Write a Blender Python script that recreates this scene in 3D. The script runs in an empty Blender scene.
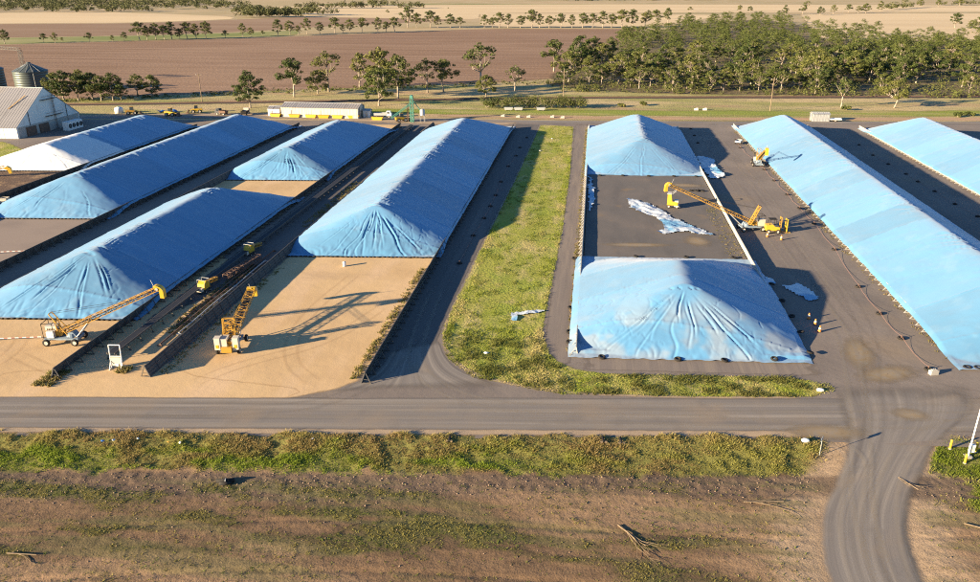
import bpy, math, random
import numpy as np
from mathutils import Vector, Matrix
rad = math.radians
SC = bpy.context.scene
COL = SC.collection

# ------------------------------------------------------------------ camera, sky, sun, exposure
cam_d = bpy.data.cameras.new("camera")
cam = bpy.data.objects.new("camera", cam_d); COL.objects.link(cam)
cam_d.sensor_width = 36.0
cam_d.lens = 770.0 / 980.0 * 36.0
cam_d.clip_start = 0.5
cam_d.clip_end = 30000
cam.location = (0, 0, 48)
cam.rotation_euler = (rad(90 - 21.80), 0, rad(7.42))
SC.camera = cam

SUN_EL, SHADOW_AZ = 12.4, 33.0            # shadows fall 33 degrees from +X towards +Y
world = bpy.data.worlds.new("World"); SC.world = world; world.use_nodes = True
wn = world.node_tree.nodes; wl = world.node_tree.links
bg = wn['Background']; sky = wn.new('ShaderNodeTexSky')
sky.sky_type = 'NISHITA'; sky.sun_disc = False
sky.sun_elevation = rad(SUN_EL)
sun_dir = Vector((-math.cos(rad(SHADOW_AZ)) * math.cos(rad(SUN_EL)), -math.sin(rad(SHADOW_AZ)) * math.cos(rad(SUN_EL)), math.sin(rad(SUN_EL))))
sky.sun_rotation = math.atan2(sun_dir.x, sun_dir.y)
sky.air_density = 1.0; sky.dust_density = 0.2; sky.ozone_density = 5.2
wl.new(sky.outputs[0], bg.inputs[0]); bg.inputs[1].default_value = 0.060
sun_d = bpy.data.lights.new("sun", 'SUN'); sun_d.energy = 5.0; sun_d.angle = rad(0.6); sun_d.color = (1.0, 0.80, 0.52)
sun = bpy.data.objects.new("sun", sun_d); COL.objects.link(sun)
sun.rotation_euler = (-sun_dir).to_track_quat('-Z', 'Y').to_euler()
sun.location = (-100, -60, 80)
SC.view_settings.view_transform = 'Standard'; SC.view_settings.look = 'None'
SC.view_settings.gamma = 1.0; SC.view_settings.use_curve_mapping = False
SC.view_settings.exposure = 1.84
SC.render.engine = 'CYCLES'
SC.cycles.max_bounces = 5; SC.cycles.diffuse_bounces = 3; SC.cycles.transparent_max_bounces = 12
SC.cycles.use_denoising = False
SC.cycles.filter_width = 1.1

# ------------------------------------------------------------------ helpers
rng = np.random.default_rng(7)
random.seed(7)

def _hash(ix, iy, seed):
    h = (ix.astype(np.int64) * 374761393 + iy.astype(np.int64) * 668265263 + seed * 1442695041) & 0x7fffffff
    h = ((h ^ (h >> 13)) * 1274126177) & 0x7fffffff
    h = h ^ (h >> 16)
    return (h & 0xffff) / 65535.0
def vnoise(x, y, seed=0):
    x = np.asarray(x, float); y = np.asarray(y, float)
    ix = np.floor(x); iy = np.floor(y); fx = x - ix; fy = y - iy
    fx = fx * fx * (3 - 2 * fx); fy = fy * fy * (3 - 2 * fy)
    a = _hash(ix, iy, seed); b = _hash(ix + 1, iy, seed); c = _hash(ix, iy + 1, seed); d = _hash(ix + 1, iy + 1, seed)
    return (a * (1 - fx) + b * fx) * (1 - fy) + (c * (1 - fx) + d * fx) * fy
def fbm(x, y, seed=0, o=4):
    r = 0; amp = .5; tot = 0
    for i in range(o):
        r = r + amp * vnoise(x * 2 ** i, y * 2 ** i, seed + i * 17); tot += amp; amp *= .5
    return r / tot
def sstep(a, b, x):
    t = np.clip((np.asarray(x, float) - a) / (b - a), 0, 1); return t * t * (3 - 2 * t)

def tag(o, label=None, cat=None, group=None, kind=None):
    if label: o['label'] = label
    if cat: o['category'] = cat
    if group: o['group'] = group
    if kind: o['kind'] = kind
    return o
def thing(name, label, cat, loc=(0, 0, 0), rz=0, group=None):
    o = bpy.data.objects.new(name, None); COL.objects.link(o)
    o.empty_display_size = .3
    o.location = loc; o.rotation_euler = (0, 0, rz)
    return tag(o, label, cat, group)
def link(name, me, parent=None, loc=(0, 0, 0), rot=(0, 0, 0), scale=None):
    o = bpy.data.objects.new(name, me); COL.objects.link(o)
    o.location = loc; o.rotation_euler = rot
    if scale is not None: o.scale = scale
    if parent is not None: o.parent = parent
    return o
def copy_tree(o, parent=None):
    c = o.copy(); COL.objects.link(c)
    if parent is not None: c.parent = parent
    for ch in list(o.children): copy_tree(ch, c)
    return c

def np_mesh(name, V, F, mats, smooth=False, col=None, edge=None, uv=None, midx=None):
    """V (n,3); F (m,k) array of equal-size faces or list of lists."""
    me = bpy.data.meshes.new(name)
    V = np.asarray(V, np.float32)
    if isinstance(F, np.ndarray):
        k = F.shape[1]; m = F.shape[0]
        me.vertices.add(len(V)); me.vertices.foreach_set('co', V.ravel())
        me.loops.add(m * k); me.loops.foreach_set('vertex_index', F.astype(np.int32).ravel())
        me.polygons.add(m); me.polygons.foreach_set('loop_start', (np.arange(m) * k).astype(np.int32))
        me.polygons.foreach_set('loop_total', np.full(m, k, np.int32))
        me.update(calc_edges=True)
    else:
        me.from_pydata([tuple(map(float, v)) for v in V], [], F); me.update()
    if smooth: me.polygons.foreach_set('use_smooth', np.ones(len(me.polygons), bool))
    for m_ in (mats if isinstance(mats, (list, tuple)) else [mats]): me.materials.append(m_)
    if midx is not None: me.polygons.foreach_set('material_index', np.asarray(midx, np.int32))
    if col is not None:
        a = me.attributes.new('col', 'FLOAT_COLOR', 'POINT')
        c = np.ones((len(V), 4), np.float32); c[:, :3] = col; a.data.foreach_set('color', c.ravel())
    if edge is not None:
        a = me.attributes.new('edge', 'FLOAT', 'POINT'); a.data.foreach_set('value', np.asarray(edge, np.float32))
    if uv is not None:
        u = me.uv_layers.new(name='uv'); li = np.empty(len(me.loops), np.int32); me.loops.foreach_get('vertex_index', li)
        u.data.foreach_set('uv', np.asarray(uv, np.float32)[li].ravel())
    me.validate(); me.update()
    return me

class MB:
    """collects simple solids into one mesh"""
    def __init__(s): s.v = []; s.f = []; s.m = []; s.cur = 0
    def _add(s, vs, fs):
        n = len(s.v); s.v += [tuple(v) for v in vs]; s.f += [[i + n for i in f] for f in fs]; s.m += [s.cur] * len(fs)
    def box(s, c, d, rot=None, taper=1.0):
        vs = []
        for z in (-.5, .5):
            k = taper if z > 0 else 1.0
            for x, y in ((-.5, -.5), (.5, -.5), (.5, .5), (-.5, .5)):
                v = Vector((x * d[0] * k, y * d[1] * k, z * d[2]))
                if rot is not None: v = rot @ v
                vs.append(v + Vector(c))
        s._add(vs, [[3, 2, 1, 0], [4, 5, 6, 7], [0, 1, 5, 4], [1, 2, 6, 5], [2, 3, 7, 6], [3, 0, 4, 7]]); return s
    def bar(s, a, b, w, h=None):
        a = Vector(a); b = Vector(b); h = h or w; d = b - a
        if d.length < 1e-6: return s
        q = d.to_track_quat('X', 'Z').to_matrix()
        return s.box((a + b) / 2, (d.length, w, h), q)
    def tube(s, a, b, r0, r1=None, n=8, cap=True):
        a = Vector(a); b = Vector(b); r1 = r0 if r1 is None else r1
        q = (b - a).to_track_quat('Z', 'Y').to_matrix(); vs = []
        for p, r in ((a, r0), (b, r1)):
            for i in range(n):
                t = 2 * math.pi * i / n; vs.append(p + q @ Vector((r * math.cos(t), r * math.sin(t), 0)))
        fs = [[i, (i + 1) % n, n + (i + 1) % n, n + i] for i in range(n)]
        if cap: fs += [list(range(n))[::-1], list(range(n, 2 * n))]
        s._add(vs, fs); return s
    def path(s, pts, r, n=6):
        for a, b in zip(pts[:-1], pts[1:]): s.tube(a, b, r, r, n)
        return s
    def lathe(s, c, prof, n=16, axis='Z'):
        vs = []; fs = []; m = len(prof)
        for r, z in prof:
            for i in range(n):
                t = 2 * math.pi * i / n
                p = (r * math.cos(t), r * math.sin(t), z)
                if axis == 'Y': p = (p[0], p[2], p[1])
                if axis == 'X': p = (p[2], p[0], p[1])
                vs.append((p[0] + c[0], p[1] + c[1], p[2] + c[2]))
        for j in range(m - 1):
            for i in range(n):
                fs.append([j * n + i, j * n + (i + 1) % n, (j + 1) * n + (i + 1) % n, (j + 1) * n + i])
        s._add(vs, fs); return s
    def prism(s, pts, y0, y1):
        """polygon in XZ, extruded along Y"""
        n = len(pts); vs = [(x, y0, z) for x, z in pts] + [(x, y1, z) for x, z in pts]
        s._add(vs, [list(range(n)), list(range(n, 2 * n))[::-1]] + [[i, i + n, (i + 1) % n + n, (i + 1) % n] for i in range(n)]); return s
    def truss(s, p0, p1, w, d, n, r=.05, w1=None, d1=None):
        p0 = Vector(p0); p1 = Vector(p1); w1 = w1 or w; d1 = d1 or d
        X = (p1 - p0).normalized(); Y = Vector((0, 0, 1)).cross(X)
        if Y.length < .05: Y = Vector((0, 1, 0))
        Y.normalize(); Z = X.cross(Y)
        st = []
        for i in range(n + 1):
            t = i / n; c = p0.lerp(p1, t); ww = (w + (w1 - w) * t) / 2; dd = (d + (d1 - d) * t) / 2
            st.append([c + Y * ww * a + Z * dd * b for a, b in ((-1, -1), (1, -1), (1, 1), (-1, 1))])
        for k in range(4): s.bar(st[0][k], st[-1][k], r * 2)
        for i in range(n + 1):
            for k in range(4): s.bar(st[i][k], st[i][(k + 1) % 4], r * 1.3)
        for i in range(n):
            for k in range(4):
                a, b = (k, (k + 1) % 4) if i % 2 else ((k + 1) % 4, k)
                s.bar(st[i][a], st[i + 1][b], r * 1.2)
        return s
    def mesh(s, name, mats, smooth=False):
        me = np_mesh(name, np.array(s.v, np.float32), s.f, mats, smooth, midx=s.m)
        return me
    def build(s, name, mats, parent=None, loc=(0, 0, 0), smooth=False, rot=(0, 0, 0)):
        return link(name, s.mesh(name, mats, smooth), parent, loc, rot)

# ------------------------------------------------------------------ materials
def M(name, base, layers=(), rough=.9, bump=None, coord='Object', feather=None, spec=.15, metal=0., attr=False, transl=0., rnd=0., sheen=0.):
    m = bpy.data.materials.new(name); m.use_nodes = True
    nt = m.node_tree; N = nt.nodes; L = nt.links
    bs = N['Principled BSDF']; out = N['Material Output']
    if sheen:
        bs.inputs['Sheen Weight'].default_value = sheen; bs.inputs['Sheen Roughness'].default_value = .55; bs.inputs['Sheen Tint'].default_value = (1, .97, .95, 1)
    bs.inputs['Roughness'].default_value = rough; bs.inputs['Specular IOR Level'].default_value = spec; bs.inputs['Metallic'].default_value = metal
    tc = N.new('ShaderNodeTexCoord'); co = tc.outputs[coord]
    def noise(scale, stretch=(1, 1, 1), detail=3., rz=0., rough_=.55):
        mp = N.new('ShaderNodeMapping'); mp.inputs['Scale'].default_value = stretch; mp.inputs['Rotation'].default_value = (0, 0, rz)
        L.new(co, mp.inputs[0]); n = N.new('ShaderNodeTexNoise'); n.inputs['Scale'].default_value = scale
        n.inputs['Detail'].default_value = detail; n.inputs['Roughness'].default_value = rough_
        L.new(mp.outputs[0], n.inputs['Vector']); return n.outputs[0]
    if attr:
        at = N.new('ShaderNodeAttribute'); at.attribute_name = 'col'; cur = at.outputs['Color']
    else:
        rg = N.new('ShaderNodeRGB'); rg.outputs[0].default_value = (*base, 1); cur = rg.outputs[0]
    for ly in layers:
        c, scale, lo, hi, op = ly[:5]; stretch = ly[5] if len(ly) > 5 else (1, 1, 1); det = ly[6] if len(ly) > 6 else 3.; rz = ly[7] if len(ly) > 7 else 0.
        mr = N.new('ShaderNodeMapRange'); L.new(noise(scale, stretch, det, rz), mr.inputs[0])
        mr.inputs[1].default_value = lo; mr.inputs[2].default_value = hi; mr.inputs[3].default_value = 0; mr.inputs[4].default_value = op
        mx = N.new('ShaderNodeMix'); mx.data_type = 'RGBA'
        if len(c) == 1:      # multiply by a grey value
            mx.blend_type = 'MULTIPLY'; c = (c[0],) * 3
        L.new(mr.outputs[0], mx.inputs[0]); L.new(cur, mx.inputs[6]); mx.inputs[7].default_value = (*c, 1); cur = mx.outputs[2]
    if rnd:
        oi = N.new('ShaderNodeObjectInfo'); hs = N.new('ShaderNodeHueSaturation')
        mr = N.new('ShaderNodeMapRange'); L.new(oi.outputs['Random'], mr.inputs[0]); mr.inputs[3].default_value = 1 - rnd; mr.inputs[4].default_value = 1 + rnd
        L.new(mr.outputs[0], hs.inputs['Value'])
        mr2 = N.new('ShaderNodeMapRange'); L.new(oi.outputs['Random'], mr2.inputs[0]); mr2.inputs[3].default_value = .5 + rnd * .10; mr2.inputs[4].default_value = .5 - rnd * .10
        L.new(mr2.outputs[0], hs.inputs['Hue'])
        L.new(cur, hs.inputs['Color']); cur = hs.outputs[0]
    L.new(cur, bs.inputs['Base Color'])
    if bump:
        prev = None
        for sc_, st_, dist in (bump if isinstance(bump[0], (tuple, list)) else [bump]):
            b = N.new('ShaderNodeBump'); b.inputs['Strength'].default_value = st_; b.inputs['Distance'].default_value = dist
            stretch = (1, 1, 1)
            if isinstance(sc_, tuple): sc_, stretch = sc_[0], sc_[1:]
            L.new(noise(sc_, stretch, 4.), b.inputs['Height'])
            if prev is not None: L.new(prev, b.inputs['Normal'])
            prev = b.outputs[0]
        L.new(prev, bs.inputs['Normal'])
    sh = bs.outputs[0]
    if transl:
        tr = N.new('ShaderNodeBsdfTranslucent'); L.new(cur, tr.inputs[0]); ms = N.new('ShaderNodeMixShader'); ms.inputs[0].default_value = transl
        L.new(sh, ms.inputs[1]); L.new(tr.outputs[0], ms.inputs[2]); sh = ms.outputs[0]
    if feather:
        at = N.new('ShaderNodeAttribute'); at.attribute_name = 'edge'
        nz = noise(feather[0], (1, 1, 1), 5.); ma = N.new('ShaderNodeMath'); ma.operation = 'ADD'; L.new(at.outputs['Fac'], ma.inputs[0]); L.new(nz, ma.inputs[1])
        mr = N.new('ShaderNodeMapRange'); mr.interpolation_type = 'SMOOTHSTEP'; L.new(ma.outputs[0], mr.inputs[0])
        mr.inputs[1].default_value = 1.0 - feather[1]; mr.inputs[2].default_value = 1.0 + feather[1]; mr.inputs[4].default_value = feather[2] if len(feather) > 2 else 1.0
        tp = N.new('ShaderNodeBsdfTransparent'); ms = N.new('ShaderNodeMixShader')
        L.new(mr.outputs[0], ms.inputs[0]); L.new(tp.outputs[0], ms.inputs[1]); L.new(sh, ms.inputs[2]); sh = ms.outputs[0]
    L.new(sh, out.inputs[0])
    return m

GR = (.215, .178, .153)
mat = {}
mat['terrain'] = M('terrain_dry', (.44, .33, .19), [((.32, .27, .13), .004, .4, .65, .7), ((.52, .40, .24), .02, .45, .7, .6)])
mat['yard'] = M('yard_gravel', GR, [((.27, .225, .19), .05, .42, .68, .8), ((.15, .128, .115), .12, .5, .72, .6, (1, .35, 1)), ((.30, .22, .14), .03, .58, .72, .6), ((.6,), 2.5, .5, .8, .35), ((.7,), 14., .45, .75, .5)], bump=[(9., .25, .05), (.6, .2, .2)])
mat['road'] = M('road_gravel', (.220, .194, .174), [((.34, .295, .248), 1.6, .44, .66, .8, (6, .10, 1), 4.), ((.135, .118, .107), 1.3, .48, .70, .7, (5, .09, 1), 4.), ((.31, .235, .165), 1.1, .52, .72, .6), ((.17, .15, .135), 2.4, .55, .72, .5), ((.72,), 60., .4, .75, .5)], coord='UV', bump=[(60., .2, .04), ((2.2, 5, .16, 1), .12, .06)], feather=(.8, .30))
mat['asphalt'] = M('old_bitumen', (.155, .138, .125), [((.20, .165, .14), .08, .45, .7, .8), ((.115, .105, .10), .2, .5, .7, .6, (1, .3, 1)), ((.26, .18, .10), .15, .62, .74, .55), ((.7,), 3., .5, .8, .4), ((.75,), 16., .45, .75, .4)], bump=[(10., .15, .04)])
mat['lane'] = M('lane_bitumen', (.135, .12, .112), [((.18, .155, .14), .15, .45, .7, .8, (3, .15, 1)), ((.7,), 12., .45, .75, .4)], bump=[(10., .15, .04)], feather=(.6, .25))
mat['track'] = M('gravel_track', (.225, .185, .158), [((.29, .235, .185), .22, .45, .68, .8, (3, .2, 1)), ((.165, .14, .125), .5, .5, .72, .6, (4, .15, 1)), ((.7,), 12., .45, .75, .5)], bump=[(9., .25, .05)], feather=(.8, .25))
mat['tan'] = M('sandy_pad', (.62, .425, .225), [((.52, .345, .18), .07, .42, .65, .7), ((.66, .46, .28), .18, .5, .72, .7, (1, .3, 1)), ((.42, .29, .18), .1, .6, .76, .55, (.5, 2., 1)), ((.82,), 5., .5, .8, .35), ((.85,), 20., .45, .75, .35)], bump=[(5., .2, .06), (.5, .25, .15)], feather=(.35, .22))
mat['greypad'] = M('grey_pad', (.30, .235, .19), [((.24, .19, .16), .1, .45, .7, .7), ((.8,), 6., .5, .8, .4)], bump=[(6., .15, .05)], feather=(.5, .2))
mat['darkpad'] = M('dark_spoil', (.15, .10, .07), [((.34, .22, .12), .25, .52, .62, .8), ((.7,), 3., .5, .8, .6)], bump=[(2., .5, .2)], feather=(.5, .2))
mat['sand'] = M('sandy_shoulder', (.42, .31, .205), [((.32, .245, .175), .5, .42, .66, .8), ((.75,), 8., .45, .75, .5)], bump=[(6., .3, .06)], feather=(.45, .3))
mat['verge'] = M('north_verge', (.52, .40, .21), [((.30, .29, .09), .03, .40, .58, .9, (.35, 1.6, 1), 4.), ((.44, .29, .17), .05, .55, .68, .9, (.3, 1.5, 1), 4.), ((.22, .18, .10), .2, .5, .75, .6), ((.6,), 1.2, .45, .75, .6)], bump=[(1.5, .6, .3)], feather=(.1, .25))
mat['trackpale'] = M('pale_tyre_track', (.38, .325, .265), [((.8,), 6., .45, .75, .4)], feather=(.22, .5, .26))
mat['trackdark'] = M('dark_tyre_track', (.13, .115, .105), [((.8,), 6., .45, .75, .4)], feather=(.22, .5, .07))
mat['tracksand'] = M('sand_tyre_track', (.42, .285, .17), [((.8,), 6., .45, .75, .4)], feather=(.22, .5, .13))
mat['dust'] = M('grain_dust', (.33, .245, .15), [((.26, .215, .165), .9, .40, .62, .9)], feather=(.9, .6))
mat['dirt'] = M('orange_dirt', (.46, .30, .18), [((.36, .27, .15), .1, .45, .65, .8, (.4, 1.5, 1)), ((.7,), 1.5, .45, .75, .4)], bump=[(2., .4, .2)], feather=(.12, .3))
mat['vergegrass'] = M('verge_grass', (.25, .28, .05), [((.42, .34, .15), .06, .46, .62, .85, (.4, 1.6, 1), 4.), ((.6,), 1.0, .45, .72, .5)], bump=[(1.5, .6, .3)], feather=(.08, .3))
mat['rail'] = M('rail_ballast', (.085, .065, .055), [((.13, .10, .085), .4, .45, .7, .7, (.2, 2, 1)), ((.6,), 2., .5, .8, .6)], bump=[(3., .5, .2)], feather=(.3, .3))
mat['plough'] = M('ploughed_soil', (.255, .155, .095), [((.33, .212, .142), .06, .42, .62, .9, (.10, 1.6, 1), 4., -.45), ((.215, .130, .085), .10, .46, .66, .8, (.05, 1.5, 1), 4., -.45), ((.38, .25, .165), .006, .5, .7, .6), ((.22, .135, .09), .012, .52, .72, .5), ((.7,), .5, .45, .75, .5, (.2, 2, 1), 3., -.45)], rough=1., bump=[(.6, .5, .4)], feather=(.03, .15))
mat['plough2'] = M('ploughed_soil_far', (.26, .165, .105), [((.32, .215, .14), .008, .42, .66, .9, (.2, 1.4, 1), 3., -.7)], rough=1., feather=(.02, .12))
mat['stubble'] = M('pale_stubble', (.66, .50, .30), [((.56, .42, .25), .006, .42, .65, .9, (.25, 1.2, 1), 3., -.3), ((.62, .48, .30), .02, .5, .7, .7, (.1, 1.4, 1), 3., -.3)], rough=1., feather=(.015, .12))
mat['greenfield'] = M('green_crop', (.20, .22, .07), [((.38, .32, .16), .01, .45, .66, .9)], rough=1., feather=(.02, .15))
mat['woodfloor'] = M('wood_floor', (.17, .13, .075), [((.32, .23, .14), .03, .5, .66, .9), ((.12, .11, .05), .06, .48, .66, .8), ((.6,), .6, .45, .75, .5)], rough=1., bump=[(.8, .6, .4)], feather=(.03, .2))
mat['stripgrass'] = M('strip_turf', (.31, .31, .06), [((.47, .38, .16), .16, .46, .64, .9, (1.6, .5, 1), 4.), ((.25, .30, .045), .11, .5, .66, .8), ((.48, .36, .20), .3, .62, .74, .7), ((.7,), 2.4, .42, .72, .4)], rough=1., bump=[(2.2, .6, .25), (.5, .3, .4)], feather=(.7, .25))
mat['scrub'] = M('scrub_soil', (.3, .2, .13), [((.66,), .9, .45, .72, .6, (.5, 1.6, 1)), ((.55,), 4., .48, .74, .7), ((.7,), 14., .45, .72, .7)], rough=1., attr=True, bump=[(6., .6, .07), (1.6, .35, .15)])
mat['blade'] = M('grass_blades', (.1, .1, .03), attr=True, rough=.8, transl=.4)
mat['clod'] = M('soil_clod', (.25, .18, .13), [((.6,), 3., .4, .7, .5)], attr=True, rough=1.)
mat['tarp'] = M('blue_tarpaulin', (.1, .3, .5), [((.88,), .22, .45, .72, .5, (.35, 1.2, 1), 3.), ((.94,), 1.3, .45, .75, .5)], rough=.5, spec=.15, sheen=.20, attr=True, bump=[((.9, .5, 1.6, 1), .12, .10), ((2.6, .5, 2.0, 1), .07, .05)])
mat['tarp_white'] = M('pale_tarp_underside', (.58, .62, .66), [((.1, .33, .55), .12, .50, .60, .85), ((.75,), 2., .45, .75, .4)], rough=.5, spec=.3, bump=[(1.6, .5, .2)])
mat['steel_white'] = M('pale_wall_steel', (.50, .46, .40), [((.40, .33, .25), .6, .5, .75, .6, (1, 1, 3)), ((.8,), 3., .45, .75, .4)], rough=.6)
mat['steel_dark'] = M('shade_dark_wall_steel', (.085, .082, .082), [((.13, .11, .09), .8, .5, .75, .6), ((.7,), 4., .45, .75, .4)], rough=.6)  # on the left-hand bunker walls, shade is put into this base colour
mat['steel_frame'] = M('wall_frame_steel', (.11, .105, .10), [((.16, .11, .07), 1.5, .55, .75, .6)], rough=.6, metal=.3)
mat['galv'] = M('galvanised_steel', (.46, .46, .45), [((.30, .29, .28), 1.2, .5, .75, .6)], rough=.5, metal=.4)
mat['yellow'] = M('yellow_paint', (.44, .24, .035), [((.22, .12, .04), 1.5, .55, .75, .6), ((.8,), 6., .45, .75, .4)], rough=.45, spec=.4)
mat['yellow_b'] = M('bright_yellow_paint', (.56, .345, .03), [((.34, .21, .04), 1.8, .58, .78, .5)], rough=.4, spec=.4)
mat['cream'] = M('cream_paint', (.56, .50, .41), [((.45, .37, .27), 1.4, .55, .75, .5)], rough=.5)
mat['white'] = M('white_paint', (.74, .73, .70), [((.52, .47, .40), 1.2, .55, .78, .5)], rough=.5)
mat['bluegrey'] = M('blue_grey_paint', (.22, .28, .34), [((.12, .13, .14), 2., .5, .75, .5)], rough=.5)
mat['rubber'] = M('rubber', (.028, .026, .025), [((.07, .06, .05), 3., .5, .75, .7)], rough=.85)
mat['belt'] = M('conveyor_belt', (.03, .033, .042), [((.055, .05, .05), 2., .5, .75, .6)], rough=.7)
mat['rust'] = M('rusty_steel', (.17, .105, .075), [((.11, .075, .06), 3., .45, .7, .7)], rough=.8)
mat['green'] = M('green_machine_paint', (.08, .24, .19), [((.12, .2, .15), 1.5, .55, .75, .5)], rough=.5)
mat['orange'] = M('orange_plastic', (.62, .22, .06), rough=.6)
mat['redrope'] = M('red_rope', (.42, .22, .18), rough=.8)
mat['glass'] = M('dark_window_glass', (.03, .04, .05), rough=.12, spec=.6)
mat['concrete'] = M('concrete', (.40, .37, .33), [((.28, .25, .22), .8, .5, .75, .6)], rough=.9)
mat['wood'] = M('weathered_timber', (.24, .18, .12), [((.14, .10, .07), 2., .45, .7, .7, (1, 1, .2))], rough=.9)
mat['roofgrey'] = M('grey_roof_sheet', (.25, .24, .25), [((.20, .19, .19), .1, .45, .7, .7, (.2, 1, 1)), ((.30, .26, .22), .05, .55, .7, .5)], rough=.55)
mat['shedwall'] = M('white_wall_sheet', (.66, .65, .62), [((.46, .43, .40), .25, .5, .72, .7, (1, 1, .35)), ((.30, .28, .27), .5, .62, .75, .5, (1.2, 1.2, .2))], rough=.6)
mat['silo'] = M('silo_steel', (.12, .14, .13), [((.09, .105, .095), .12, .45, .7, .7, (1, 1, .3))], rough=.45, metal=.35)
mat['blueplastic'] = M('blue_plastic', (.05, .16, .42), rough=.5)
mat['bark'] = M('gum_bark', (.36, .30, .24), [((.17, .13, .10), 1.2, .45, .65, .8, (1, 1, .3)), ((.55, .48, .40), .7, .55, .7, .6, (1, 1, .4))], rough=.9)
mat['leaf'] = M('gum_leaves', (.088, .108, .028), [((.140, .145, .040), .35, .45, .66, .8), ((.075, .090, .024), .5, .52, .72, .8)], rough=.7, spec=.2, transl=.14, rnd=.3)
mat['leaf_far'] = M('far_leaves', (.10, .105, .045), [((.145, .135, .065), .05, .45, .66, .8), ((.07, .08, .035), .1, .5, .7, .7)], rough=.8, transl=.15)
mat['bush'] = M('bush_leaves', (.085, .10, .03), [((.14, .14, .04), .4, .45, .66, .8)], rough=.75, transl=.2, rnd=.2)

SK = .12                                   # the cross roads run 7 degrees off square to the bunkers
def sk(x, yp): return yp + SK * x

# ------------------------------------------------------------------ ground sheets
def resample(poly, step):
    out = []
    n = len(poly)
    for i in range(n):
        a = np.array(poly[i], float); b = np.array(poly[(i + 1) % n], float); k = max(1, int(np.linalg.norm(b - a) / step))
        for j in range(k): out.append(a + (b - a) * j / k)
    return np.array(out)
def sheet(name, poly, z, m, feather=1.0, step=6., smooth=1, kind='structure', jitter=0.):
    P = resample(poly, step)
    area = .5 * np.sum(P[:, 0] * np.roll(P[:, 1], -1) - np.roll(P[:, 0], -1) * P[:, 1])
    if area < 0: P = P[::-1]
    for _ in range(smooth): P = (np.roll(P, 1, 0) + 2 * P + np.roll(P, -1, 0)) / 4
    if jitter: P = P + (rng.random(P.shape) - .5) * jitter
    T = np.roll(P, -1, 0) - np.roll(P, 1, 0); T /= np.linalg.norm(T, axis=1)[:, None] + 1e-9
    Nn = np.stack([T[:, 1], -T[:, 0]], 1)
    O = P + Nn * feather * .5; I = P - Nn * feather * .5
    n = len(P)
    V = np.concatenate([np.c_[O, np.full(n, z)], np.c_[I, np.full(n, z)]])
    F = [[i, (i + 1) % n, n + (i + 1) % n, n + i] for i in range(n)] + [[n + i for i in range(n)]]
    e = np.r_[np.zeros(n), np.ones(n)]
    o = link(name, np_mesh(name, V, F, m, edge=e))
    return tag(o, kind=kind)
def ribbon(name, Lp, Rp, z, m, feather=1.0, n=60, cross=10, endf=4.0):
    """road between two edge lines (x,y[,z]); u across in metres, v along in metres"""
    def rs(p):
        p = np.array(p, float)
        if p.shape[1] == 2: p = np.c_[p, np.zeros(len(p))]
        for _ in range(3):
            q = [p[0]]
            for a, b in zip(p[:-1], p[1:]): q += [a * .75 + b * .25, a * .25 + b * .75]
            q.append(p[-1]); p = np.array(q)
        d = np.r_[0, np.cumsum(np.linalg.norm(np.diff(p[:, :2], axis=0), axis=1))]
        t = np.linspace(0, d[-1], n); return np.stack([np.interp(t, d, p[:, k]) for k in range(3)], 1)
    a = rs(Lp); b = rs(Rp); us = np.linspace(0, 1, cross + 1)
    wid = np.linalg.norm(a - b, axis=1).mean(); fw = min(.45, feather / wid)
    us = np.unique(np.r_[us, fw, 1 - fw]); k = len(us)
    P = a[:, None] * (1 - us)[None, :, None] + b[:, None] * us[None, :, None]; P[:, :, 2] += z
    mid = (a + b) / 2; s = np.r_[0, np.cumsum(np.linalg.norm(np.diff(mid, axis=0), axis=1))]
    uv = np.stack([np.broadcast_to(us[None] * wid, (n, k)), np.broadcast_to(s[:, None], (n, k))], 2) * .1
    e = np.minimum(np.minimum(us, 1 - us) / fw, 1); e = np.minimum(e[None], np.clip(np.minimum(s, s[-1] - s)[:, None] / endf, 0, 1))
    idx = np.arange(n * k).reshape(n, k)
    F = np.stack([idx[:-1, :-1], idx[:-1, 1:], idx[1:, 1:], idx[1:, :-1]], -1).reshape(-1, 4)
    o = link(name, np_mesh(name, P.reshape(-1, 3), F, m, edge=e.ravel(), uv=uv.reshape(-1, 2), smooth=True))
    return tag(o, kind='structure')

# terrain: one sheet to the horizon, sunk under the foreground scrub where that is modelled in relief
xs = np.array([-9000, -5000, -2500, -1200, -600, -300, -139, -138, 118, 119, 300, 600, 1200, 2500, 5000, 9000], float)
ys = np.array([-3000, -1000, -200, 25, 26, 60, 84, 300, 600, 1200, 2000, 3000, 5000, 9000, 14000], float)
X, Y = np.meshgrid(xs, ys); Z = np.full(X.shape, -.06)
Z[(X > -138.5) & (X < 118.5) & (Y > 25.5) & (Y < 70)] = -2.0
Z += np.where(Y > 2600, (Y - 2600) * .02, 0)
idx = np.arange(X.size).reshape(X.shape)
Fq = np.stack([idx[:-1, :-1], idx[:-1, 1:], idx[1:, 1:], idx[1:, :-1]], -1).reshape(-1, 4)
tag(link('terrain', np_mesh('terrain', np.stack([X, Y, Z], -1).reshape(-1, 3), Fq, mat['terrain'])), kind='structure')

# yard
sheet('gravel_yard', [(-340, sk(-340, 76.5) + 40), (-160, sk(-160, 76.5)), (24, sk(24, 76.5)), (46, 80.5), (120, 90), (240, 100), (240, 322), (60, 300), (-340, 262 - 8), (-340, 150)], 0., mat['yard'], 2.)
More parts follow.
